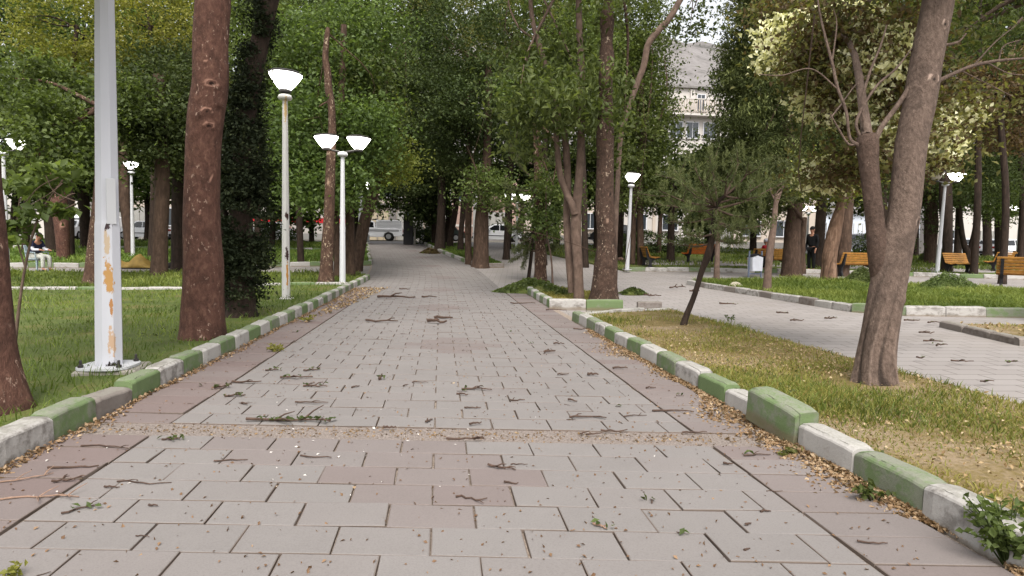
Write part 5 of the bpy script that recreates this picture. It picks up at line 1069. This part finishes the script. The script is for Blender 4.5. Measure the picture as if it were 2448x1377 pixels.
# ------------------------------------------------------------------ people
def skinned(name, joints, bones, mat, parent=None, sub=2):
    nm = list(joints); idx = {k: i for i, k in enumerate(nm)}
    me = bpy.data.meshes.new(name); me.from_pydata([joints[k][0] for k in nm], [(idx[a], idx[b]) for a, b in bones], []); me.materials.append(MAT[mat])
    o = link(name, me, parent); m = o.modifiers.new('skin', 'SKIN'); m.use_smooth_shade = True
    sv = me.skin_vertices[0].data
    for i, k in enumerate(nm): r_ = joints[k][1]; sv[i].radius = r_ if isinstance(r_, tuple) else (r_, r_); sv[i].use_root = i == 0
    s = o.modifiers.new('subsurf', 'SUBSURF'); s.levels = sub; s.render_levels = sub
    return o
def person(label, loc, rz, J, cloth, sc=1.0):
    """J: joints of one body; the body is one skinned surface, clothes are thicker shells over it"""
    V = {k: (Vector(v[0]), v[1]) for k, v in J.items()}
    B = [('pelvis', 'waist'), ('waist', 'chest'), ('chest', 'neck'), ('neck', 'head'), ('head', 'crown')]
    for s in 'LR': B += [('chest', 'sho' + s), ('sho' + s, 'elb' + s), ('elb' + s, 'wri' + s), ('wri' + s, 'palm' + s), ('pelvis', 'hip' + s), ('hip' + s, 'kne' + s), ('kne' + s, 'ank' + s), ('ank' + s, 'toe' + s)]
    BJ = {k: (v[0], (tuple(x * .72 for x in v[1]) if isinstance(v[1], tuple) else v[1] * .72) if k[:3] in ('pel', 'wai', 'che', 'sho', 'elb', 'hip', 'kne') else v[1]) for k, v in V.items()}
    for s in 'LR':
        d = (V['palm' + s][0] - V['wri' + s][0]).normalized(); side = d.cross(Vector((0, 0, 1)) if abs(d.z) < .9 else Vector((1, 0, 0))).normalized()
        for k, (o_, L) in enumerate(((-.03, .07), (-.01, .085), (.01, .08), (.03, .06))):
            BJ['f%d%s' % (k, s)] = (V['palm' + s][0] + d * L + side * o_ + Vector((0, 0, -.015)), .009); B.append(('palm' + s, 'f%d%s' % (k, s)))
        BJ['th' + s] = (V['palm' + s][0] - d * .01 + side * .055, .010); B.append(('palm' + s, 'th' + s))
    hd, cr = V['head'][0], V['crown'][0]; fw = J.get('_f', None)
    body = skinned('person', BJ, B, 'skin'); body.location = loc; body.rotation_euler = (0, 0, rz); body.scale = (sc, sc, sc); tag(body, label, 'person')
    up = (cr - hd).normalized(); c = hd + up * .03
    def ball(name, c, rx, ry, rz_, mat, n=14, lo=-1.0):
        m = MB(); pr = [(max(.001, math.cos(a)), math.sin(a)) for a in np.linspace(math.asin(lo) if lo > -1 else -1.5, 1.5, 9)]; m.lathe([(p, q) for p, q in pr], n=n); m.v = [(c[0] + x * rx, c[1] + y * ry, c[2] + z * rz_) for x, y, z in m.v]; m.build(name, MAT[mat], body, True)
    ball(cloth.get('hairname', 'hair'), c + Vector((0, .012, .035)), .098, .108, .11, cloth.get('hair', 'hair'), lo=-.25)
    for s in (-1, 1): ball('eye', c + Vector((.032 * s, -.088, .0)), .012, .008, .008, 'hair', 8); ball('ear', c + Vector((.092 * s, .0, -.005)), .012, .022, .03, 'skin', 8)
    ball('nose', c + Vector((0, -.104, -.03)), .013, .018, .022, 'skin', 8); ball('mouth', c + Vector((0, -.092, -.068)), .024, .006, .006, 'tail_red', 8)
    def grow(k, f): return (V[k][0], tuple(x * f for x in V[k][1]) if isinstance(V[k][1], tuple) else V[k][1] * f)
    t = {k: grow(k, 1.16) for k in ('chest', 'waist', 'pelvis', 'shoL', 'shoR', 'elbL', 'elbR')}; tb = [('chest', 'waist'), ('waist', 'pelvis')]
    sl = cloth.get('sleeve')
    for s in 'LR':
        w = V['elb' + s][0].lerp(V['wri' + s][0], .95); t['cuf' + s] = (w, .042); tb += [('chest', 'sho' + s), ('sho' + s, 'elb' + s)]
        if not sl: tb.append(('elb' + s, 'cuf' + s))
        else: t.pop('cuf' + s)
    skinned('jacket', t, tb, cloth['top'], body)
    if sl:
        for s in 'LR': skinned('sleeve', {'a': (V['sho' + s][0].lerp(V['elb' + s][0], .55), .062), 'b': (V['elb' + s][0], .056), 'c': (V['elb' + s][0].lerp(V['wri' + s][0], .97), .042)}, [('a', 'b'), ('b', 'c')], sl, body)
    l = {'pelvis': grow('pelvis', 1.12)}; lb_ = []
    for s in 'LR':
        l['hip' + s] = grow('hip' + s, 1.15); l['kne' + s] = grow('kne' + s, 1.25); l['hem' + s] = (V['kne' + s][0].lerp(V['ank' + s][0], .96), .06); lb_ += [('pelvis', 'hip' + s), ('hip' + s, 'kne' + s), ('kne' + s, 'hem' + s)]
    skinned('trousers', l, lb_, cloth['legs'], body)
    for s in 'LR': skinned('shoe', {'a': (V['ank' + s][0] + Vector((0, .02, -.04)), .05), 'b': (V['toe' + s][0], .04)}, [('a', 'b')], cloth.get('shoe', 'cloth_black'), body)
    return body
# local frame: the person looks towards -y
STAND = {'pelvis': ((0, 0, .94), (.15, .11)), 'waist': ((0, 0, 1.10), (.14, .10)), 'chest': ((0, .01, 1.32), (.17, .12)), 'neck': ((0, .0, 1.50), .055), 'head': ((0, -.02, 1.60), (.075, .09)), 'crown': ((0, -.01, 1.70), (.07, .085))}
for s, q in (('L', 1), ('R', -1)):
    STAND.update({'sho' + s: ((.19 * q, .01, 1.42), .06), 'elb' + s: ((.24 * q, .03, 1.13), .045), 'wri' + s: ((.23 * q, -.06, .89), .03), 'palm' + s: ((.23 * q, -.09, .81), (.036, .02)),
                  'hip' + s: ((.09 * q, 0, .88), .09), 'kne' + s: ((.10 * q, -.01, .48), .06), 'ank' + s: ((.10 * q, .03, .085), .04), 'toe' + s: ((.11 * q, -.13, .035), .035)})
person('person in black jacket and dark trousers standing beside the huge dark conifer trunk', on(1941, 26.0), R(-70), STAND, dict(top='cloth_black', legs='cloth_black'), 1.06)
SIT = {'pelvis': ((0, .08, .52), (.15, .12)), 'waist': ((0, .07, .68), (.15, .12)), 'chest': ((0, .0, .92), (.17, .13)), 'neck': ((0, -.05, 1.08), .055), 'head': ((0, -.11, 1.17), (.075, .09)), 'crown': ((0, -.12, 1.27), (.07, .085))}
for s, q in (('L', 1), ('R', -1)):
    SIT.update({'sho' + s: ((.18 * q, .0, 1.01), .06), 'elb' + s: ((.22 * q, -.08, .74), .045), 'wri' + s: ((.16 * q, -.32, .74), .03), 'palm' + s: ((.14 * q, -.40, .73), (.036, .02)),
                'hip' + s: ((.09 * q, .03, .50), .095), 'kne' + s: ((.12 * q, -.40, .50), .062), 'ank' + s: ((.12 * q, -.38, .085), .04), 'toe' + s: ((.12 * q, -.52, .035), .035)})
sm = on(88, 21.7)
person('person in navy vest with white sleeves and pale trousers sitting on a plastic chair', sm, R(70), SIT, dict(top='cloth_navy', legs='cloth_pale', sleeve='cloth_white'))
def plastic_chair(loc, rz, label):
    root = empty('plastic_chair', loc, rz, label, 'chair')
    for x in (-.2, .2):
        for y, y2 in ((-.2, -.24), (.22, .28)):
            m = MB(); m.tube([(x, y, .41), (x * 1.1, y2, 0)], [.025, .02], 6); m.build('leg', MAT['chair_plastic'], root)
    m = MB(); m.box((0, 0, .415), (.46, .46, .03), bev=.01); m.build('seat', MAT['chair_plastic'], root)
    m = MB(); m.box((0, .27, .66), (.44, .03, .46), 0, R(-12), bev=.01); m.build('backrest', MAT['chair_plastic'], root)
    for x in (-.24, .24):
        m = MB(); m.tube([(x, -.22, .43), (x, -.2, .64), (x, .24, .66)], .02, 6); m.build('armrest', MAT['chair_plastic'], root)
plastic_chair(sm, R(70), 'grey blue plastic chair under the seated person on the left')
person('person in red with a white head cover sitting on the bench behind the litter bin', on(1836, 25.85) + Vector((0, .05, 0)), R(5 + 180), SIT, dict(top='cloth_red', legs='cloth_black', hair='cloth_white', hairname='head_cover'))

# ------------------------------------------------------------------ vehicles
def wheel(root, x, y, r_):
    w = empty('wheel', (x, y, r_)); w.parent = root; w.rotation_euler = (R(90), 0, 0)
    m = MB(); m.lathe([(r_ * .62, -.10), (r_ * .92, -.105), (r_, -.07), (r_, .07), (r_ * .92, .105), (r_ * .62, .10)], n=20); m.build('tyre', MAT['rubber'], w, True)
    m = MB(); m.lathe([(r_ * .60, -.095), (r_ * .58, -.112), (r_ * .50, -.106), (r_ * .2, -.104), (.02, -.11)], n=16); m.lathe([(.02, .11), (r_ * .2, .104), (r_ * .50, .106), (r_ * .58, .112), (r_ * .60, .095)], n=16); m.build('rim', MAT['rim_metal'], w)
def sides(root, name, prof, y, mat, inset=.0):
    for s in (-1, 1):
        m = MB(); m.prism(prof, min(s * y, s * (y + .006)), max(s * y, s * (y + .006))); m.build(name, MAT[mat], root)
def hull(prof_top, hw, hb, tz, bz):
    """body from a side outline: narrower towards the roof (tumblehome) with softened edges"""
    m = MB(); n = len(prof_top); rows = [(-1, .0), (-1, .86), (-.90, 1.0), (.90, 1.0), (1, .86), (1, .0)]
    def yy(z): f = min(1, max(0, (z - hb) / max(.01, tz - hb))); return hw * (1 - .17 * f)
    vs = []
    for k, off in ((-1, 0), (-1, 1), (1, 1), (1, 0)):
        for x, z in prof_top:
            c = (.985 if off else 1.0); vs.append((x * c, k * (yy(z) - (0.0 if not off else .07)), z if not off else z + (.02 if z > bz else 0)))
    fs = []
    for r_ in range(3):
        for i in range(n): fs.append((r_ * n + i, r_ * n + (i + 1) % n, (r_ + 1) * n + (i + 1) % n, (r_ + 1) * n + i))
    fs += [tuple(range(n - 1, -1, -1)), tuple(3 * n + i for i in range(n))]
    m.add(vs, fs); return m
def sedan(label, loc, rz, paint, group='cars on the road behind the park', hatch=False):
    root = empty('parked_car', loc, rz, label, 'car', group)
    o = [(-2.1, .30), (-2.12, .62), (-2.0, .86), (-1.55, .93), (-1.0, 1.36), (-.55, 1.44), (.35, 1.43), (.65, 1.34), (1.2, .95), (1.95, .80), (2.12, .60), (2.12, .30), (1.75, .20), (1.66, .44), (1.38, .58), (1.06, .44), (.98, .20), (-.98, .20), (-1.06, .44), (-1.36, .58), (-1.68, .44), (-1.76, .24)]
    if hatch: o[2:5] = [(-2.05, 1.0), (-1.85, 1.30), (-1.5, 1.44)]
    hull(o, .84, .80, 1.44, .3).build('body', MAT[paint], root)
    y = .80
    def win(pr):
        for s in (-1, 1):
            m = MB(); a = [(x, s * (.84 * (1 - .17 * min(1, max(0, (z - .80) / .64))) + .004), z) for x, z in pr]; k = len(a); b_ = [(x, yv + s * .006, z) for x, yv, z in a]
            m.add(a + b_, [tuple(range(k)), tuple(range(2 * k - 1, k - 1, -1))] + [(i, (i + 1) % k, k + (i + 1) % k, k + i) for i in range(k)]); m.build('side_window', MAT['car_glass'], root)
    win([(-.92, .94), (-.85, 1.33), (-.10, 1.37), (-.10, .94)]); win([(-.03, .94), (-.03, 1.37), (.36, 1.36), (.98, .96)]); 
    if not hatch: win([(-1.38, .94), (-1.0, 1.28), (-.93, .94)])
    for nm, (x0, z0, x1, z1), q in (('windscreen', (1.15, 1.01, .70, 1.345), .02), ('rear_window', (-1.50, 1.0, -1.06, 1.34) if not hatch else (-2.04, 1.06, -1.87, 1.31), -.02)):
        m = MB(); n_ = .02; w0, w1 = .68, .60
        m.add([(x0 + q, -w0, z0 + n_), (x0 + q, w0, z0 + n_), (x1 + q, w1, z1 + n_), (x1 + q, -w1, z1 + n_), (x0, -w0, z0), (x0, w0, z0), (x1, w1, z1), (x1, -w1, z1)], [(0, 1, 2, 3), (4, 7, 6, 5), (0, 4, 5, 1), (1, 5, 6, 2), (2, 6, 7, 3), (3, 7, 4, 0)]); m.build(nm, MAT['car_glass'], root)
    for x, r_ in ((-1.36, .31), (1.38, .31)):
        for s in (-1, 1): wheel(root, x, s * .76, r_)
    for s in (-1, 1):
        m = MB(); m.box((2.085, s * .58, .66), (.08, .34, .15), bev=.02); m.build('headlight', MAT['rim_metal'], root)
        m = MB(); m.box((-2.075, s * .60, .76), (.09, .28, .16), bev=.02); m.build('tail_light', MAT['tail_red'], root)
        m = MB(); m.box((.78, s * .90, .98), (.12, .14, .10), bev=.02); m.build('mirror', MAT[paint], root)
        m = MB(); m.box((0, s * .846, .50), (1.9, .02, .06)); m.build('side_trim', MAT['rubber'], root)
    m = MB(); m.box((2.08, 0, .36), (.14, 1.5, .18), bev=.03); m.build('bumper', MAT['rubber'], root); m = MB(); m.box((-2.08, 0, .38), (.14, 1.5, .18), bev=.03); m.build('bumper', MAT['rubber'], root)
    return root
def pickup(loc, rz):
    root = empty('pickup_truck', loc, rz, 'white and grey pickup truck with ribbed canopy on the road beyond the path', 'pickup truck')
    root.scale = (1.1, 1.1, 1.1)
    o = [(-2.5, .42), (-2.52, .92), (-.45, .95), (-.38, 1.42), (-.1, 1.56), (.75, 1.56), (1.35, 1.04), (2.35, .92), (2.5, .70), (2.5, .36), (2.0, .30), (1.9, .56), (1.6, .70), (1.3, .56), (1.2, .30), (-1.05, .30), (-1.14, .58), (-1.45, .72), (-1.78, .58), (-1.88, .36)]
    hull(o, .88, .90, 1.56, .4).build('body', MAT['car_white'], root)
    m = MB(); m.prism([(-2.50, .95), (-2.46, 1.48), (-2.3, 1.62), (-.5, 1.62), (-.47, .95)], -.80, .80); cn = m.build('canopy', MAT['car_white'], root)
    for s in (-1, 1):
        for k in range(6):
            q = MB(); q.box((-1.48, s * .806, 1.02 + k * .10), (1.9, .022, .035), bev=.008); q.build('rib', MAT['car_grey'], cn)
        b = MB(); b.box((-.3, s * .884, .80), (3.9, .016, .16)); b.build('side_band', MAT['car_grey'], root)
        for pr in ([(-.32, 1.02), (-.28, 1.42), (.18, 1.46), (.18, 1.02)], [(.28, 1.02), (.28, 1.46), (.72, 1.46), (1.12, 1.06)]):
            m = MB(); yv = lambda z: .88 * (1 - .17 * min(1, max(0, (z - .90) / .66))) + .004
            a = [(x, s * yv(z), z) for x, z in pr]; b_ = [(x, s * (yv(z) + .006), z) for x, z in pr]
            m.add(a + b_, [(0, 1, 2, 3), (7, 6, 5, 4)] + [(i, (i + 1) % 4, 4 + (i + 1) % 4, 4 + i) for i in range(4)]); m.build('side_window', MAT['car_glass'], root)
        for x in (-1.46, 1.6): wheel(root, x, s * .80, .335)
        m = MB(); m.box((-2.51, s * .74, .80), (.04, .12, .22)); m.build('tail_light', MAT['tail_red'], root)
    m = MB(); m.box((-2.56, 0, .46), (.12, 1.6, .16), bev=.02); m.build('bumper', MAT['rubber'], root)
    m = MB(); m.box((-.28, 0, 1.66), (.3, 1.5, .05), bev=.01); m.build('roof_rack', MAT['dark_metal'], root)
b = on(886, 54.5); pickup(b, R(180))
def car_at(px, D, rz, paint, label, hatch=False): b = on(px, D); return sedan(label, b, R(rz), paint, hatch=hatch)
car_at(1050, 52.5, 180, 'car_green', 'dark green car half hidden by the trunks right of the pickup')
car_at(2405, 51, 8, 'car_white', 'white hatchback behind the distant lamp on the right', True)
car_at(2300, 54, 8, 'car_white', 'white car seen between the forked trunk and the right hatchback')
car_at(2060, 50, 10, 'car_grey', 'grey car behind the bench left of the big leaning trunk')
car_at(180, 47, 95, 'car_white', 'white car seen from the front between the left trunks')
car_at(352, 50, 175, 'car_white', 'white car with a dark lower half beyond the yellow tarpaulin')
car_at(648, 52, 182, 'car_white', 'white car behind the rusty lamp')
car_at(1470, 50, 175, 'car_dark', 'dark blue car behind the knobbly trunk')
car_at(1190, 53, 180, 'car_white', 'white car behind the small young pine')
def van():
    b = on(215, 55); root = empty('parked_van', b, R(176), 'tall white van on the road at the far left', 'van')
    hull([(-2.4, .35), (-2.42, 1.2), (-2.35, 2.0), (-2.1, 2.15), (1.0, 2.15), (1.4, 2.0), (1.95, 1.25), (2.4, 1.05), (2.45, .35), (1.9, .3), (1.8, .58), (1.5, .72), (1.2, .58), (1.1, .3), (-1.0, .3), (-1.1, .58), (-1.4, .72), (-1.7, .58), (-1.8, .3)], .92, 1.0, 2.15, .4).build('body', MAT['car_white'], root)
    for s in (-1, 1):
        for x in (-1.4, 1.5): wheel(root, x, s * .84, .33)
        for x0, x1 in ((-2.2, -1.2), (-1.1, -.1), (.0, 1.0)):
            m = MB(); m.box(((x0 + x1) / 2, s * .865, 1.6), (x1 - x0, .03, .5), 0, s * R(8)); m.build('side_window', MAT['car_glass'], root)
    m = MB(); m.box((1.72, 0, 1.62), (.03, 1.5, .74), 0, 0, R(-36)); m.build('windscreen', MAT['car_glass'], root)
van()
def pillar():
    b = on(976, 41.3); root = empty('utility_pillar', b, 0, 'dark square pillar with a pale cap at the far end of the path', 'utility pillar')
    m = MB(); m.box((0, 0, .95), (.62, .5, 1.9), bev=.03); m.build('post', MAT['cast_iron'], root)
    m = MB(); m.lathe([(.42, 1.88), (.45, 1.95), (.30, 2.15), (.08, 2.4), (.02, 2.45)], n=4, rot=R(45)); m.build('cap', MAT['chair_plastic'], root)
    m = MB(); m.box((.42, 0, .55), (.10, .3, 1.1), bev=.02); m.build('side_panel', MAT['concrete'], root)
pillar()
def stub(px, D, h, label):
    b = on(px, D); m = MB(); m.lathe([(.10, 0), (.10, h), (.06, h + .05)], n=10); o = m.build('bollard', MAT['white_paint'], None); o.location = b; tag(o, label, 'bollard')
stub(880, 42.0, .55, 'short white bollard at the far left corner of the path'); stub(990, 42.2, .45, 'short white bollard beside the dark pillar'); stub(1383, 40, .6, 'small white bollard far behind the multi stemmed tree')
def hedge(px, D, w, h, label, mat, n, seed):
    b = on(px, D); r = np.random.default_rng(seed); root = empty('shrub', b, 0, label, 'shrub')
    C, tt = cloud([((0, 0, h * .5), (w / 2, .8, h * .55))], n, .12, .2, 24, .4, r, .5); C = C[C[:, 2] > 0]; tt = np.resize(tt, len(C))
    link('foliage', leaf_mesh('foliage', C, .14, tt, MAT[mat], .5, .6, .2, None, r), root); t = MB()
    for k in range(5): t.tube([(r.normal(0, w * .1), 0, -.05), (r.normal(0, w * .25), 0, h * .7)], [.03, .01], 6)
    t.build('stem', MAT['bark_dark'], root)
hedge(1018, 43, 2.2, 1.9, 'dark shrub beside the pillar at the far end of the path', 'leaf_dark', 3200, 1)
hedge(1570, 36, 6.0, 1.2, 'low dark hedge behind the side view bench', 'leaf_dark', 5000, 2)
hedge(1290, 38, 2.2, 1.4, 'dark shrub far behind the small young pine', 'leaf_dark', 2400, 3)
hedge(660, 43, 3.0, 1.0, 'low dark shrub behind the rusty lamp', 'leaf_dark', 2400, 5)
hedge(2110, 34, 3.0, 1.8, 'grey green shrub behind the left mown heap', 'leaf_mid', 2600, 6)

# ------------------------------------------------------------------ buildings across the road
def building(label, x0, x1, y, hgt, wall, feats, name='building', depth_=9.0, roof='stone_band'):
    z0 = g((x0 + x1) / 2, y) - .1; root = empty(name, ((x0 + x1) / 2, y, z0), 0, label, 'building'); w = x1 - x0
    m = MB(); m.box((0, depth_ / 2, hgt / 2), (w, depth_, hgt)); m.build('wall', MAT[wall], root)
    m = MB(); m.box((0, depth_ / 2 - .15, hgt + .12), (w + .1, depth_ + .5, .24)); m.build('roof', MAT[roof], root)
    for f in feats:
        k, a, b_, c, d = f[:5]; cx_, cz = (a + b_) / 2 - w / 2, (c + d) / 2; ww, hh = b_ - a, d - c
        if k == 'window':
            fr = MB()
            for dx_ in (-ww / 2, ww / 2): fr.box((cx_ + dx_, -.03, cz), (.09, .12, hh + .09))
            for dz_ in (-hh / 2, hh / 2): fr.box((cx_, -.025, cz + dz_), (ww - .092, .10, .09))
            fr.box((cx_, -.02, cz), (.05, .07, hh - .092)); o = fr.build('window', MAT['white_paint'], root)
            q = MB(); q.box((cx_, .0, cz), (ww - .1, .03, hh - .1)); q.build('pane', MAT['window_glass'], o)
            q = MB(); q.box((cx_, -.08, cz - hh / 2 - .09), (ww + .25, .2, .07)); q.build('sill', MAT['stone_band'], o)
        elif k == 'gate':
            fr = MB(); fr.box((cx_, -.02, cz), (ww, .08, hh)); o = fr.build('gate', MAT[f[5]], root); n_ = max(2, int(ww / .5)); q = MB()
            for i in range(n_ + 1): q.box((cx_ - ww / 2 + ww * i / n_, -.07, cz), (.05, .03, hh * .98))
            q.build('frame', MAT[f[6] if len(f) > 6 else 'stone_band'], o)
        elif k == 'balcony':
            q = MB(); q.box((cx_, -.6, c), (ww, 1.2, .22)); o = q.build('balcony', MAT['wall_white'], root); q = MB(); q.box((cx_, -1.12, d), (ww, .2, .12)); q.build('rail', MAT['wall_white'], o)
            n_ = int(ww / .3)
            for i in range(n_):
                q = MB(); q.lathe([(.06, c + .11), (.045, c + .2), (.10, c + .4), (.05, c + .65), (.08, d - .06)], (cx_ - ww / 2 + (i + .5) * ww / n_, -1.12, 0), 8); q.build('baluster', MAT['wall_cream'], o)
        else:
            q = MB(); t_ = f[6] if len(f) > 6 else .06; q.box((cx_, -t_ / 2, cz), (ww, t_, hh)); q.build(k, MAT[f[5]], root)
    return root
YB = 60
building('white shop wall with a red band, seen left of the path', -18, -8.2, YB, 6.5, 'wall_white', [('sign_band', .3, 9.5, 1.75, 2.2, 'red_band', .08), ('plinth', 0, 9.8, 0, .75, 'wall_grey', .05), ('shutter', .6, 4.4, .76, 1.70, 'wall_cream', .04), ('shutter', 5, 9.2, .76, 1.70, 'wall_white', .04), ('window', 2, 4, 3.6, 5.2), ('window', 6, 8, 3.6, 5.2)])
building('cream house with beige and grey gates at the end of the path', -8.0, -1.5, YB + .3, 6.2, 'wall_cream', [('pillar', 1.2, 2.0, 0, 4.0, 'gate_beige', .16), ('gate', 2.1, 3.1, 0, 2.9, 'gate_beige'), ('pillar', 3.2, 3.8, 0, 3.2, 'stone_band', .14), ('gate', 3.9, 6.3, 0, 2.9, 'gate_grey', 'wall_grey'), ('lintel', 1.2, 6.4, 3.25, 3.6, 'stone_band', .2), ('grille', .1, 1.1, 1.55, 1.95, 'dark_metal', .06), ('window', 2.6, 4.4, 4.2, 5.6)])
building('pink stone house with grey bands behind the far row of trunks', -1.2, 7.5, YB, 7.0, 'wall_pink', [('band', 0, 8.7, 0, .6, 'stone_band', .08), ('pilaster', 1.6, 2.2, .61, 5, 'wall_grey', .1), ('pilaster', 4.2, 4.8, .61, 5, 'wall_grey', .1), ('band', 0, 8.7, 1.55, 1.75, 'wall_white', .05), ('gate', 5.2, 7.6, .61, 3.0, 'gate_grey'), ('window', 2.5, 3.9, 4.0, 5.6)])
building('cream house seen behind the multi stemmed tree', 8.0, 15.5, YB + .5, 6.5, 'wall_cream', [('plinth', 0, 7.5, 0, .8, 'stone_band', .06), ('window', 1, 2.6, 1.5, 3.0), ('gate', 3.6, 5.4, .81, 3.1, 'gate_beige'), ('window', 5.9, 7.1, 1.5, 3.0), ('window', 2, 5, 4.3, 5.6)])
building('white house with small windows behind the side view bench', 16.0, 24.5, YB, 6.2, 'wall_white', [('plinth', 0, 8.5, 0, .7, 'wall_grey', .05), ('pilaster', 1.4, 1.7, .71, 5.8, 'wall_cream', .12), ('window', 2.6, 4.0, 1.6, 3.1), ('pilaster', 4.6, 4.9, .71, 5.8, 'wall_cream', .12), ('window', 5.6, 7.2, 1.6, 3.1), ('window', 2.6, 4.0, 4.0, 5.4)])
building('pale house behind the man in black', 25, 38, YB + .4, 6.0, 'wall_cream', [('gate', 1, 4, 0, 2.8, 'gate_grey'), ('window', 5, 7, 1.4, 3), ('window', 8.5, 10.5, 1.4, 3), ('plinth', 4.2, 13, 0, .8, 'stone_band', .05)])
building('bluish white shed behind the benches on the right', 38.5, 50, YB + 1, 4.2, 'wall_blue', [('gate', 1, 5, 0, 3.2, 'wall_blue', 'wall_grey'), ('gate', 6, 10.5, 0, 3.2, 'wall_blue', 'wall_grey')])
building('white building at the far right', 51, 72, YB + 1, 6.5, 'wall_white', [('window', 2, 4, 1.4, 3), ('gate', 6, 9, 0, 3, 'gate_grey'), ('window', 11, 13, 1.4, 3)])
building('grey white building at the far left', -44, -31, YB, 6.5, 'wall_white', [('window', 2, 4, 1.4, 3), ('gate', 5.5, 8.5, 0, 3, 'gate_grey'), ('window', 10, 12, 1.4, 3)])
building('beige brick house beyond the yellow tarpaulin', -30.5, -18.5, YB + .3, 6.5, 'wall_cream', [('gate', 1, 4.5, 0, 3, 'gate_grey'), ('window', 5.5, 7, 1.4, 3), ('pilaster', 7.6, 8.4, 0, 6, 'wall_pink', .1), ('window', 9, 11, 1.4, 3)])
bx = W(1660, 260, 76)
fz = 76 / F
zt = lambda py: float(W(1660, py, 76).z) - (g(bx.x, bx.y) - .1)
building('tall cream apartment house with a balustrade seen in the sky gap', bx.x - 7, bx.x + 7, bx.y, zt(213), 'wall_white',
         [('balcony', 3, 11, zt(278), zt(242)), ('window', 4, 5.6, zt(330), zt(292)), ('window', 6.1, 7.6, zt(330), zt(292)), ('window', 8.2, 9.8, zt(330), zt(292)), ('window', 7.3, 8.3, zt(266), zt(226)), ('pilaster', 6.4, 6.9, zt(270), zt(216), 'wall_white', .2), ('window', 4, 6, zt(420), zt(380)), ('window', 8, 10, zt(420), zt(380))], 'apartment_house', 10)
def hills():
    xs = np.linspace(-500, 1700, 90); ys = np.linspace(260, 1400, 40); XX, YY = np.meshgrid(xs, ys)
    rid = 300 + .06 * (XX - 340) + 7 * np.sin(XX * .021 + 2) + 4 * np.sin(XX * .07)
    f = np.clip((YY - 260) / 620, 0, 1); Z = rid * f ** 1.15 * (1 + .012 * np.sin(XX * .03 + YY * .021) + .008 * np.sin(XX * .09 - YY * .05)) * np.clip((XX + 500) / 500, .15, 1)
    Z -= np.clip((YY - 900) / 500, 0, 1) * 120
    V = np.stack([XX, YY, Z], -1).reshape(-1, 3); nx = len(xs); Fc = [(j * nx + i, j * nx + i + 1, (j + 1) * nx + i + 1, (j + 1) * nx + i) for j in range(len(ys) - 1) for i in range(nx - 1)]
    o = link('hills', npmesh('hills', V, Fc, MAT['hill_rock'], None, True)); o['kind'] = 'structure'
hills()

# ------------------------------------------------------------------ daylight: bright overcast late afternoon
w = bpy.data.worlds.new('World'); SC.world = w; w.use_nodes = True; nt = w.node_tree; nt.nodes.clear()
EL, AZ = R(54), R(181)          # sun height and compass direction (from behind the camera)
sky = nt.nodes.new('ShaderNodeTexSky'); sky.sky_type = 'NISHITA'; sky.sun_disc = False; sky.sun_elevation = EL; sky.sun_rotation = AZ; sky.dust_density = 3.0; sky.air_density = 1.0
hs = nt.nodes.new('ShaderNodeHueSaturation'); hs.inputs['Saturation'].default_value = .14; hs.inputs['Value'].default_value = 1.0
bg = nt.nodes.new('ShaderNodeBackground'); bg.inputs['Strength'].default_value = .12; out = nt.nodes.new('ShaderNodeOutputWorld')
nt.links.new(sky.outputs[0], hs.inputs['Color']); nt.links.new(hs.outputs[0], bg.inputs[0]); nt.links.new(bg.outputs[0], out.inputs[0])
sl = bpy.data.lights.new('sun', 'SUN'); sl.energy = 1.5; sl.angle = R(32); sl.color = (1.0, .95, .88); so = bpy.data.objects.new('sun', sl); COL.objects.link(so)
dv = Vector((math.sin(AZ) * math.cos(EL), math.cos(AZ) * math.cos(EL), math.sin(EL)))
so.rotation_euler = dv.to_track_quat('Z', 'Y').to_euler(); so.location = (0, 0, 30)
vs = SC.view_settings; vs.view_transform = 'Standard'; vs.look = 'None'; vs.exposure = 1.35; vs.gamma = 1.0; vs.use_curve_mapping = False
cy = SC.cycles; cy.max_bounces = 7; cy.diffuse_bounces = 4; cy.glossy_bounces = 2; cy.transmission_bounces = 4; cy.transparent_max_bounces = 4; cy.use_denoising = True
